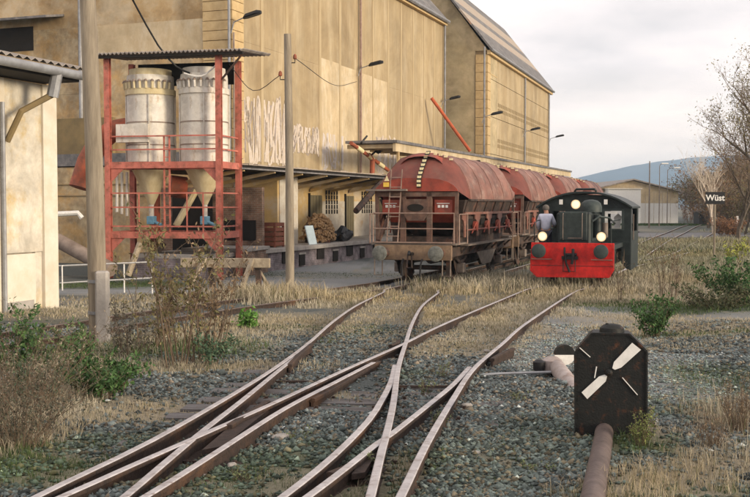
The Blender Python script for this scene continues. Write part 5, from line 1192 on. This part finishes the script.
Ed = [(0, 1), (1, 2), (2, 3), (3, 4), (4, 5), (5, 6), (2, 7), (7, 8), (8, 9), (9, 10), (2, 11), (11, 12), (12, 13), (13, 14), (0, 15), (15, 16), (16, 17), (17, 18), (0, 19), (19, 20), (20, 21), (21, 22)]
Rd = [.14, .13, .15, .06, .055, .095, .07, .07, .05, .038, .035, .07, .05, .038, .035, .09, .065, .045, .035, .09, .065, .045, .035]
for s, w0 in ((-.21, 10), (.24, 14)):          # five fingers each
    bx = V[w0]
    for k in range(5):
        i0 = len(V); off = (k - 2) * .018; ln = (.05, .075, .085, .08, .06)[k] if k else .05
        V += [(bx[0] + off * 1.6, bx[1] + .05, bx[2] - .005), (bx[0] + off * 1.9, bx[1] + .05 + ln, bx[2] - .035)]; Ed += [(w0, i0), (i0, i0 + 1)]; Rd += [.011, .008]
skin_body('body', V, Ed, Rd, M_skin, pr, 1)
def shift(vs, idx): return [V[i] for i in idx]
skin_body('shirt', shift(V, [0, 1, 2, 3, 7, 8, 9, 11, 12, 13]), [(0, 1), (1, 2), (2, 3), (2, 4), (4, 5), (5, 6), (2, 7), (7, 8), (8, 9)], [.165, .165, .185, .075, .095, .07, .052, .095, .07, .052], M_shirt, pr)
skin_body('trousers', [V[0], V[15], V[16], V[17], V[19], V[20], V[21]], [(0, 1), (1, 2), (2, 3), (0, 4), (4, 5), (5, 6)], [.155, .115, .085, .07, .115, .085, .07], M_trouser, pr)
MB().lathe((0, .075, 1.60), [(.085, 0), (.105, .04), (.108, .08), (.09, .13), (.05, .165), (.01, .175)], 20).build('hair', M_hair, pr, smooth=True)
MB().box(-.16, -.06, -.02, .24, -.005, .05).build('shoe', M_black, pr, bevel=.015); MB().box(.07, .17, .02, .28, -.005, .05).build('shoe', M_black, pr, bevel=.015)
sb_ = MB().box(-1.25, -.75, 1.15, 1.7, .68, .73).build('foot_board', M_loco, lc)
MB().bar((-1.0, 1.2, .68), (-1.0, 1.2, 1.16), .04).build('step_hanger', M_loco, lc)

# ------------------------------------------------------------------ points lantern, lever weight and cable pipe in the foreground
gl = G(611, 436, GO); Yl = gl.y; S_ = Yl / F
ln = thing('points_lantern', 'large black octagonal points lantern with white arrow blades, rusty and standing by the track', 'signal lantern', gl + Vector((0, 0, -.02)), R(-12))
def fp(X, Y_, d=0): px, py = 530 + X / 3.823, 320 + Y_ / 3.823; return Vector(((px - 611) * S_, d, (436 - py) * S_ + .02))
oc = [(175, 442), (170, 125), (235, 48), (375, 48), (440, 112), (443, 438)]
MB().prism([fp(*p) for p in oc], (0, .30, 0)).build('housing', M_lantern, ln, bevel=.006)
m = MB()
for p, q in zip(oc, oc[1:] + oc[:1]): m.bar(fp(*p, -.004), fp(*q, -.004), .016, .016)
m.build('rim', M_lantern, ln)
a1 = [(385, 80), (418, 106), (346, 176), (322, 186), (312, 180), (318, 156)]; a2 = [(197, 278), (219, 303), (288, 232), (293, 212), (284, 206), (262, 214)]
for a in (a1, a2): MB().prism([fp(*p, -.006) for p in a], (0, -.006, 0)).build('arrow_blade', M_whitep, ln)
for p, q, w_ in (((188, 104), (229, 140), .009), ((253, 176), (246, 220), .009), ((350, 215), (407, 280), .013)): MB().bar(fp(*p, -.009), fp(*q, -.009), w_, .006).build('arrow_edge', M_whitep, ln)
c_ = fp(300, 197); q = MB().lathe((0, 0, 0), [(.03, 0), (.03, .02), (.012, .03)], 12); q.v = [(c_.x + v[0], -.012 - v[2], c_.z + v[1]) for v in q.v]; q.build('centre_boss', M_lantern, ln)
c_ = fp(310, 45, .14); MB().lathe(c_, [(.105, -.005), (.10, .03), (.07, .055), (.02, .065)], 20).build('chimney_cap', M_lantern, ln, smooth=True)
c_ = fp(292, 22, .12); MB().lathe(c_ - Vector((0, 0, .02)), [(.018, 0), (.024, .02), (.01, .04)], 12).build('knob', M_lantern, ln)
x0_ = fp(175, 400).x; x1_ = fp(443, 400).x
for k in range(5): q = MB().lathe((0, 0, 0), [(.008, 0), (.006, .006)], 8); zz2_ = .08 + k * .12; q.v = [(x0_ + .02 + v[0], -.0125 - v[2], zz2_ + v[1]) for v in q.v]; q.build('rivet', M_lantern, ln)
gp = [G(588, 530, GO + .03), G(595, 485, GO + .03), G(602, 447, GO + .03), G(605, 425, GO + .03)]
pts = [Vector((p.x, p.y, float(zr(p.y)) + GO + .03)) for p in gp]
tag(MB().tube(spline(pts, .3), .078, 18).build('ground_pipe', M_rustpipe, smooth=True), 'brown rusty pipe half sunk in weeds in front of the black points lantern', 'pipe')
wb = G(556, 376, GO); Yw = wb.y; SW = Yw / F
wt = thing('points_lever', 'points lever with pinkish cylindrical weight and black and white disc behind the lantern', 'points lever', Vector((wb.x, wb.y, wb.z)))
def wp(px, py, d=0): a = W(px, py, Yw + d); return a - Vector((wb.x, wb.y, wb.z))
MB().tube([wp(556, 366), wp(566, 380, -.5), wp(576, 395, -1.1)], .095, 18, .11).build('weight_tube', M_pinkpipe, wt, smooth=True)
MB().lathe(wp(552, 365, .03), [(.05, -.12), (.115, -.08), (.12, .06), (.06, .1)], 18).build('tube_cap', M_pinkpipe, wt, smooth=True)
dc = wp(565, 355, .15)
def half(z0, a0, a1, mt):
    m = MB(); n_ = 14; P_ = [dc + Vector((math.cos(a0 + (a1 - a0) * i / n_) * .125, 0, math.sin(a0 + (a1 - a0) * i / n_) * .125)) for i in range(n_ + 1)]
    m.prism(P_, (0, .09, 0)); m.build('weight_disc', mt, wt)
half(0, 0, math.pi, M_lantern); half(0, -math.pi, 0, M_whitep)
MB().tube([wp(540, 366, -.05), wp(548, 367), wp(556, 366)], .022, 8).build('lever_arm', M_black, wt)
MB().lathe(wp(539, 366, -.05), [(.03, -.07), (.07, -.05), (.075, .05), (.03, .08)], 12).build('lever_knob', M_black, wt, smooth=True)
MB().lathe(wp(545, 362, .05), [(.03, -.12), (.03, .0)], 8).build('lever_stand', M_black, wt)

# ------------------------------------------------------------------ plants
def leafcloud(P, size, cA, cB, name, parent, M=M_leaf, up=.4):
    n = len(P); P = np.asarray(P); a = rng.normal(size=(n, 3)); a /= np.linalg.norm(a, axis=1)[:, None]; b = rng.normal(size=(n, 3)); b[:, 2] *= .5
    b -= a * (a * b).sum(1)[:, None]; b /= np.linalg.norm(b, axis=1)[:, None]; s = (size * rng.uniform(.6, 1.3, n))[:, None]
    V = np.stack([P - a * s, P + b * s * .42, P + a * s, P - b * s * .42], 1).reshape(-1, 3)
    Fc = np.arange(n * 4).reshape(-1, 4); t = rng.random(n)[:, None]; c = np.array(cA) * (1 - t) + np.array(cB) * t
    return obj(name, npmesh(name, V, Fc, M, np.repeat(c, 4, 0)), parent)
def shrub(name, label, cat, base, h, rad, nst, nleaf, ls, cA, cB, lean=.6, M=M_stem, sr=.006, group=None, lo=.15, branch=3, seed=None):
    rs = random.Random(seed if seed is not None else hash(label) % 9999); o = thing(name, label, cat, base, 0, group); m = MB(); LP = []
    for i in range(nst):
        a = rs.uniform(0, 6.28); r0 = rad * .35 * rs.random(); r1_ = rad * rs.uniform(.3, 1) * lean * 1.6; hh = h * rs.uniform(.55, 1.05)
        p0 = Vector((math.cos(a) * r0, math.sin(a) * r0, -.04)); p2 = Vector((math.cos(a) * r1_, math.sin(a) * r1_, hh)); p1 = p0.lerp(p2, .5) + Vector((rs.uniform(-.1, .1) * rad, rs.uniform(-.1, .1) * rad, .1 * h))
        S = spline([p0, p1, p2], h / 6); m.tube(S, sr, 4, sr * .3)
        ends = [S]
        for b in range(branch):
            k = rs.randint(max(1, len(S) // 4), len(S) - 1); q = S[k]; d = Vector((rs.uniform(-1, 1), rs.uniform(-1, 1), rs.uniform(.5, 1.6))).normalized() * h * rs.uniform(.12, .32)
            m.tube([q, q + d * .6 + Vector((0, 0, .02)), q + d], sr * .5, 3, sr * .15); ends.append([q, q + d * .5, q + d])
        for _ in range(nleaf // nst):
            e = rs.choice(ends); k = rs.random(); j = min(int(k * (len(e) - 1)), len(e) - 2); q = e[j].lerp(e[j + 1], rs.random())
            if q.z > lo * h: LP.append(q + Vector([rs.gauss(0, ls * .9) for _ in range(3)]))
    m.build('stems', M, o)
    if LP: leafcloud(LP, ls, cA, cB, 'leaves', o)
    return o
GR = ((.035, .085, .03), (.10, .19, .06)); OL = ((.12, .12, .05), (.24, .20, .09)); BR = ((.16, .11, .07), (.33, .24, .15)); GY = ((.14, .13, .10), (.30, .27, .21)); YG = ((.22, .26, .05), (.42, .42, .10)); BG = ((.05, .10, .06), (.12, .19, .11))
def g(x, y): return G(x, y, GO)
shrub('weed_bush', 'reddish-stemmed dry weed bush with olive leaves, tallest in the middle left', 'bush', g(178, 366), 1.9, .75, 12, 900, .035, *OL, group='dry weeds left of the tracks', branch=5, seed=1, sr=.010)
shrub('weed_bush', 'leaning brown dry weeds right beside the tallest weed bush', 'bush', g(196, 362), 1.55, .7, 10, 600, .035, *BR, group='dry weeds left of the tracks', branch=6, seed=2, sr=.010)
shrub('weed_bush', 'thin brown weed stalks standing farthest right in the dry weeds, near the buffer stop', 'bush', g(212, 352), 1.5, .6, 9, 350, .03, *BR, group='dry weeds left of the tracks', branch=5, seed=3, sr=.009)
shrub('weed_bush', 'low grey-green weeds at the foot of the wooden pole', 'bush', g(128, 358), .75, .6, 14, 900, .03, *GY, group='dry weeds left of the tracks', branch=4, seed=4)
shrub('weed_bush', 'mixed green and brown weeds under the white handrail end', 'bush', g(152, 350), 1.3, .7, 12, 700, .035, *OL, group='dry weeds left of the tracks', branch=5, seed=5, sr=.008)
shrub('weed_bush', 'bluish-green weeds right of the dry weed bush', 'bush', g(213, 366), .42, .4, 10, 600, .03, *BG, group='dry weeds left of the tracks', branch=4, seed=6)
shrub('nettle_clump', 'dark green nettle clump in front of the dry grass at left', 'bush', g(98, 398), .42, .48, 24, 2000, .032, *GR, branch=4, seed=7, lean=.8)
shrub('nettle_clump', 'tall upright dark green nettles left of the low nettle clump', 'bush', g(80, 396), .72, .28, 9, 900, .03, *GR, branch=4, seed=8, lean=.4)
shrub('nettle_clump', 'green nettle tuft at the left edge by the siding rails', 'bush', g(8, 374), .8, .55, 18, 1600, .035, *GR, branch=4, seed=9)
shrub('nettle_clump', 'small green weeds between the siding and the nettle clump', 'bush', g(50, 362), .5, .6, 14, 900, .035, (.06, .12, .05), (.16, .22, .09), branch=4, seed=10)
shrub('grey_brush', 'dark grey dry brush in the lower left corner', 'bush', g(18, 448), .62, .62, 90, 3500, .014, (.05, .055, .04), (.16, .16, .11), branch=9, seed=11, sr=.003, lean=.8)
shrub('grey_brush', 'pale dead brush at the left edge above the dark brush', 'bush', g(14, 415), .85, .8, 60, 1200, .014, (.24, .20, .15), (.38, .33, .25), branch=9, seed=12, sr=.003, lean=.8)
shrub('bright_tuft', 'small bright green leafy tuft beyond the left rail', 'plant', g(249, 329), .28, .2, 16, 500, .05, (.10, .24, .04), (.18, .36, .08), branch=2, seed=13)
shrub('green_bush', 'round dark green bush behind the points lantern', 'bush', g(652, 338), .62, .38, 22, 1900, .034, *GR, branch=5, seed=14, lean=.7)
shrub('lantern_weed', 'yellow-green weed growing against the base of the points lantern', 'plant', g(641, 446), .24, .16, 24, 900, .012, (.14, .19, .06), (.27, .30, .10), branch=5, seed=15, sr=.0025)
shrub('bare_sapling', 'leafless dark sapling in the grass below the locomotive cab', 'sapling', g(620, 303), 1.5, .2, 3, 30, .03, *BR, branch=8, seed=16, lean=.5, sr=.012, group='bare saplings in the field')
shrub('bare_sapling', 'bushy grey leafless sapling in the middle of the right field', 'sapling', g(667, 303), 1.75, .45, 7, 150, .03, *BR, branch=9, seed=17, lean=.6, sr=.010, group='bare saplings in the field')
shrub('bare_sapling', 'short bare sapling just right of the bushy one', 'sapling', g(676, 298), 1.1, .35, 4, 80, .03, *BR, branch=6, seed=18, lean=.6, sr=.010, group='bare saplings in the field')
shrub('yellow_sapling', 'sapling with yellow-green leaves under the station sign', 'sapling', g(728, 287), 1.55, .5, 4, 300, .07, *YG, branch=4, seed=19, lean=.6, sr=.014, lo=.6)
shrub('yellow_sapling', 'smaller yellow-leaved sapling at the far right of the field', 'sapling', g(742, 256), .9, .5, 4, 200, .09, *YG, branch=4, seed=20, lean=.6, sr=.014, lo=.4)
shrub('bramble', 'dark green bramble bush at the right edge', 'bush', g(742, 308), 1.0, 1.0, 40, 3500, .05, *GR, branch=6, seed=21, lean=.8)
shrub('bramble', 'low tangled dark bramble left of the bigger bramble bush', 'bush', g(716, 312), .55, 1.0, 34, 1800, .04, (.05, .07, .03), (.13, .13, .07), branch=6, seed=22, lean=.9)
shrub('dry_weed', 'brown feathery dry weeds at the right edge, level with the points lantern', 'plant', g(738, 432), .42, .22, 60, 700, .010, *BR, branch=7, seed=23, sr=.0022, lean=.6)
shrub('dry_weed', 'brown dry stalks in the lower right, below the feathery weeds', 'plant', g(712, 450), .30, .2, 40, 300, .010, *BR, branch=5, seed=24, sr=.0022, lean=.6)

shrub('nettle_clump', 'dark blue-green bushy weeds between the nettles and the dark brush', 'bush', g(38, 408), .5, .5, 30, 1800, .022, (.04, .07, .04), (.13, .17, .10), branch=5, seed=70)
shrub('nettle_clump', 'broad low green nettles right of the tall upright nettles', 'bush', g(112, 392), .30, .5, 26, 1800, .028, *GR, branch=4, seed=71)
# pale stones one can pick out, individually
stm = []
for k in range(3):
    bm = bmesh.new(); bmesh.ops.create_icosphere(bm, subdivisions=2, radius=1)
    for v in bm.verts: v.co *= 1 + .22 * math.sin(v.co.x * 4 + k) * math.cos(v.co.y * 5 + 2 * k)
    for v in bm.verts: v.co.z *= .6
    me = bpy.data.meshes.new('pale_stone'); bm.to_mesh(me); bm.free(); me.materials.append(M_slab); stm.append(me)
for i, (x, y, s, lb) in enumerate(((467, 407, .06, 'pale stone beside the right-hand rail, nearest the rail bend'), (232, 467, .05, 'white stone between the left rails and the middle, near the bottom'), (206, 478, .04, 'small white stone nearest the lower left rails'),
        (475, 455, .05, 'orange-brown stone in the ballast right of the tracks'), (486, 352, .06, 'pale stone at the foot of the throw rod'), (282, 440, .08, 'flat tan stone in the ballast between the two turnouts'), (100, 397, .12, 'long pale stone slab in front of the nettles'), (436, 442, .04, 'small pale stone right next to the right rail'))):
    o = obj('pale_stone', stm[i % 3], None, loc=g(x, y) + Vector((0, 0, s * .3))); o.scale = (s, s * .7, s * .6); o.rotation_euler = (0, 0, i * 1.3); tag(o, lb, 'stone')

# ------------------------------------------------------------------ trees
def bare_tree_mesh(seed, h, trunk_r, spread=.55, levels=5, mt=(M_bark, M_twig), leaves=None, upness=.5, nb=3):
    rs = random.Random(seed); m = MB(); tips = []
    def grow(p, d, L, r, lv):
        k = 3; pts = [p]; q = p; dd = d.copy()
        for i in range(k):
            dd = (dd + Vector((rs.gauss(0, .12), rs.gauss(0, .12), rs.gauss(.04, .08)))).normalized(); q = q + dd * L / k; pts.append(q)
        m.m = 0 if lv < 3 else 1; m.tube(pts, r, 6 if lv < 2 else (4 if lv < 3 else 3), r * .6)
        if lv >= levels: tips.append(q); return
        for i in range(nb + (1 if lv < 2 else 0) + (1 if rs.random() < .4 else 0)):
            j = rs.choice((1, 2, 3, 3)); b = pts[j]
            nd = (dd + Vector((rs.gauss(0, spread), rs.gauss(0, spread), rs.gauss(upness * .3, spread * .5)))).normalized()
            grow(b, nd, L * rs.uniform(.55, .82), r * rs.uniform(.45, .62), lv + 1)
    grow(Vector((0, 0, -.2)), Vector((0, 0, 1)), h * .34, trunk_r, 0)
    return m, tips
def tree(name, label, seed, px, py, Y, h, tr_, spread=.55, levels=5, bark=M_bark, twig=M_twig, nleaf=0, cols=OL, group=None, ls=.1, nb=3):
    o = thing(name, label, 'tree', Vector(((px - 375) / F * Y, Y, float(zr(Y)) + GO)), 0, group)
    m, tips = bare_tree_mesh(seed, h, tr_, spread, levels, nb=nb)
    a = MB(); b = MB(); ia = {}; ib = {}
    fa = [(f, mi) for f, mi in zip(m.f, m.mi)]
    for tgt, idx, sel in ((a, ia, 0), (b, ib, 1)):
        for f, mi in fa:
            if mi != sel: continue
            nf = []
            for v in f:
                if v not in idx: idx[v] = len(tgt.v); tgt.v.append(m.v[v])
                nf.append(idx[v])
            tgt.f.append(tuple(nf)); tgt.mi.append(0)
    a.build('trunk', bark, o); b.build('crown', twig, o)
    if nleaf:
        LP = [rng.normal(size=3) * ls * 3 + np.array(tips[i]) for i in rng.integers(0, len(tips), nleaf)]
        leafcloud(LP, ls, *cols, 'leaves', o)
    return o
tree('bare_tree', 'big half-bare tree with dark branches at the right edge', 31, 757, 0, 62, 12.5, .26, .55, 6, nleaf=5500, ls=.075, cols=((.17, .16, .06), (.36, .31, .13)))
tree('bare_tree', 'brown-twigged bare tree between the birch and the big edge tree', 32, 738, 0, 78, 9.0, .18, .5, 6, nleaf=2500, ls=.07, cols=BR)
tree('birch_tree', 'pale slender birch with bare upswept branches behind the station sign', 33, 714, 0, 92, 8.6, .13, .32, 5, bark=M_birch, twig=M_birch)
tw_src = []
for i, (sd_, h_, cl) in enumerate(((41, 6.5, BR), (42, 7.0, ((.16, .10, .05), (.32, .19, .09))), (43, 6.0, OL))):
    px, Y = ((708, 118), (727, 100), (745, 92))[i]
    tw_src.append(tree('bank_tree', ('dense brown-twigged tree just right of the birch trunk, on the wooded bank', 'rust-brown tree on the wooded bank below the big edge tree', 'olive-tinged bare tree at the right edge of the wooded bank')[i], sd_, px, 0, Y, h_, .12, .75, 5, nleaf=1500, ls=.12, cols=cl, group='bare trees on the wooded bank', nb=3))
rs = random.Random(77); k_ = 0
for Y, x0, x1, n_ in ((110, 735, 790, 5), (125, 705, 790, 8), (145, 700, 790, 9), (165, 694, 780, 8), (190, 690, 780, 8)):
    for i in range(n_):
        px = x0 + (x1 - x0) * (i + .5) / n_ + rs.uniform(-3, 3); Yq = Y + rs.uniform(-8, 8)
        s_ = rs.uniform(.85, 1.2) * (1 + max(0, Y - 110) * .0055) * (1 + max(0, (px - 712)) * .006)
        o = dup(tw_src[rs.randrange(3)], loc=Vector(((px - 375) / F * Yq, Yq, GO)), rz=rs.uniform(0, 6.28), scale=(s_ * 1.15, s_ * 1.15, s_))
        o['label'] = 'bare brown tree merged among others on the wooded bank at right'; k_ += 1
for (px, Y, h_, lb) in ((722, 88, 1.6, 'low reddish bush beside the road right of the birch'), (733, 86, 1.3, 'low brown bush at the roadside next to the white post'), (690, 150, 3.0, 'distant brown bush at the end of the tracks')):
    shrub('roadside_bush', lb, 'bush', Vector(((px - 375) / F * Y, Y, GO)), h_, h_ * .9, 34, 1500, .08, (.20, .09, .045), (.34, .18, .09), branch=7, seed=int(px), sr=.012, group='low bushes by the road')

# ------------------------------------------------------------------ things on the right and far away
b = g(714, 262); bd = W(714.5, 198, b.y)
sg = thing('station_sign', 'black name board with white lettering on a grey post at the field edge', 'sign', b)
MB().tube([(0, 0, -.1), (0, 0, bd.z - b.z - .3)], .05, 8).build('post', M_wood, sg)
MB().box(-.44, .44, -.05, -.01, bd.z - b.z - .28, bd.z - b.z + .28).build('board', M_black, sg)
tm_ = text_mesh('lettering', 'Wüst', .38, M_whitep); o = obj('lettering', tm_, sg, loc=(0, -.056, bd.z - b.z)); o.rotation_euler = (R(90), 0, 0)
b = g(737, 235); tag(MB().box(-.09, .09, -.06, .06, -.1, W(737, 216, b.y).z - b.z).build('white_post', M_whitep, bevel=.02), 'white marker post by the road at the right', 'post'); bpy.data.objects['white_post'].location = b
rd = MB(); zz3 = GO + .012; rd.add([(22, 84, zz3), (80, 96, zz3), (80, 110, zz3), (20, 96, zz3)], [(0, 1, 2, 3)]); rd.build('road', M_tarmac, kind='structure')
fh = thing('far_hall', 'pale gabled goods hall with yellowish gable in the distance behind the locomotive', 'hall', (0, 0, 0))
Yh = 150.0
def fx(px): return (px - 375) / F * Yh
zE, zA = 4.35, 6.1
MB().box(fx(586), fx(678), Yh, Yh + 30, -.3, zE).build('wall_core', M_white, fh)
ex = [fx(x) for x in (637, 645, 653.5, 662, 670, 678)]
for a, b_ in zip(ex, ex[1:]): MB().box(a + .04, b_ - .04, Yh - .08, Yh - .001, -.2, 2.75).build('wall_panel', M_whitep, fh); MB().box(a + .03, b_ - .03, Yh - .06, Yh - .001, 2.80, zE).build('upper_panel', M_sand_light, fh)
MB().prism([(fx(584), Yh - .02, zE + .01), (fx(632), Yh - .02, zA - .1), (fx(679), Yh - .02, zE + .01)], (0, .1, 0)).build('gable', M_sand_light, fh)
for s, (xa, xb) in enumerate(((fx(632), fx(582)), (fx(632), fx(681)))): MB().prism([(xa, Yh - .9, zA), (xb, Yh - .9, zE - .05), (xb, Yh - .9, zE + .12), (xa, Yh - .9, zA + .17)], (0, 32, 0)).build('roof', M_corr, fh)
MB().box(fx(604), fx(636), Yh - 2.6, Yh - .09, -.2, 4.75).build('front_annex', M_whitep, fh)
MB().box(fx(603), fx(637), Yh - 2.8, Yh - .09, 4.751, 4.9).build('annex_roof', M_white, fh)
MB().box(fx(678), fx(678) + .05, Yh + 2, Yh + 29, 1.5, 3.4).build('side_windows', M_olive, fh)
def lamp_post(px, topy, Y, label, arm=1.3, n=1, r=.07):
    o = thing('lamp_post', label, 'lamp post', Vector(((px - 375) / F * Y, Y, GO)), 0, 'posts along the far tracks'); zt_ = W(px, topy, Y).z - GO
    MB().tube([(0, 0, 0), (0, 0, zt_)], r, 8, r * .6).build('mast', M_greysteel, o)
    if arm:
        MB().tube([(0, 0, zt_), (arm * .5, 0, zt_ + .25), (arm, 0, zt_ + .3)], r * .5, 6).build('arm', M_greysteel, o)
        MB().box(arm - .1, arm + .75, -.15, .15, zt_ + .22, zt_ + .38).build('lamp_head', M_whitep, o, bevel=.04)
    return o
lamp_post(649, 161, 118, 'tallest dark thin mast in front of the far hall', 0, r=.10)
lamp_post(659, 166, 128, 'lamp post right of the tallest mast, with the highest pale lamp head', .3)
lamp_post(667, 170, 138, 'lamp post with pale slanted head in front of the hall corner', .9)
lamp_post(685, 191, 170, 'small far lamp post nearest the right corner of the hall', 1.0)
lamp_post(690, 190, 180, 'small far lamp post in the middle of the far row', 1.0)
lamp_post(696, 193, 190, 'smallest, rightmost far lamp post by the black hut', 1.0)
dh = thing('black_hut', 'small black hut at the far end of the tracks left of the sign', 'hut', Vector(((705.5 - 375) / F * 135, 135, GO)))
MB().box(-.8, .8, 0, 2.5, 0, 1.75).build('wall', M_black, dh); MB().box(-.95, .95, -.2, 2.7, 1.751, 1.9).build('roof', M_darkroof, dh); MB().box(-.4, .4, -.03, -.001, .1, 1.4).build('door', M_dark, dh)
pw = thing('parked_wagon', 'dark van-bodied wagon with pale roof cut by the right edge', 'railway wagon', Vector((33.2, 90, GO)), -D18)
MB().box(-.0, 2.8, 0, 8, .9, 2.9).build('body', M_grime, pw)
m = MB(); m.loft([[(-.1, y_, 2.9), (.5, y_, 3.35), (1.4, y_, 3.5), (2.3, y_, 3.35), (2.9, y_, 2.9)] for y_ in (-.1, 8.1)]); m.build('roof', M_white, pw)
for y_ in (1.5, 6.5):
    for x_ in (.6, 2.2): MB().cyl((x_ - .06, y_, .48), (x_ + .06, y_, .48), .48, n=18).build('wheel', M_black, pw)
MB().box(.1, 2.7, -.05, 0, .8, 1.2).build('buffer_beam', M_black, pw)
for x_ in (.6, 2.2): MB().cyl((x_, -.05, 1.0), (x_, -.5, 1.0), .2, n=14).build('buffer', M_black, pw)

# ------------------------------------------------------------------ air
def make_haze(d):
    o = MB().box(-3400, 4900, -80, 4150, -2.5, 165).build('haze', [], None, kind='stuff')
    m = bpy.data.materials.new('haze_air'); m.use_nodes = True; nt = m.node_tree; nt.nodes.clear()
    ou = nt.nodes.new('ShaderNodeOutputMaterial'); pv = nt.nodes.new('ShaderNodeVolumePrincipled')
    pv.inputs['Color'].default_value = (.62, .80, 1, 1); pv.inputs['Density'].default_value = d; pv.inputs['Anisotropy'].default_value = 0
    nt.links.new(pv.outputs[0], ou.inputs['Volume']); o.data.materials.clear(); o.data.materials.append(m)
HAZE = 1
if HAZE: make_haze(.00028)
# odd rubbish and grit between the tracks, and mossy tufts
for i, (x, y, h_, r_) in enumerate(((425, 395, .16, .12), (300, 440, .08, .12), (440, 425, .12, .10), (372, 470, .10, .08), (250, 480, .07, .15), (520, 400, .08, .12), (540, 470, .06, .14), (330, 345, .14, .2), (445, 380, .2, .1))):
    shrub('track_weed', ('small weed between the rails, ' + ('just right of the frog', 'in the middle of the ballast', 'beside the right-hand rail', 'at the bottom between two rails', 'near the bottom left rails', 'alone on the right ballast', 'low in the right foreground ballast', 'on the far left track', 'beside the switch blade tip')[i]), 'weed', g(x, y), h_, r_, 12, 160, .014, (.08, .12, .05), (.22, .24, .12), branch=2, seed=60 + i, sr=.0025, group='small weeds in the ballast')
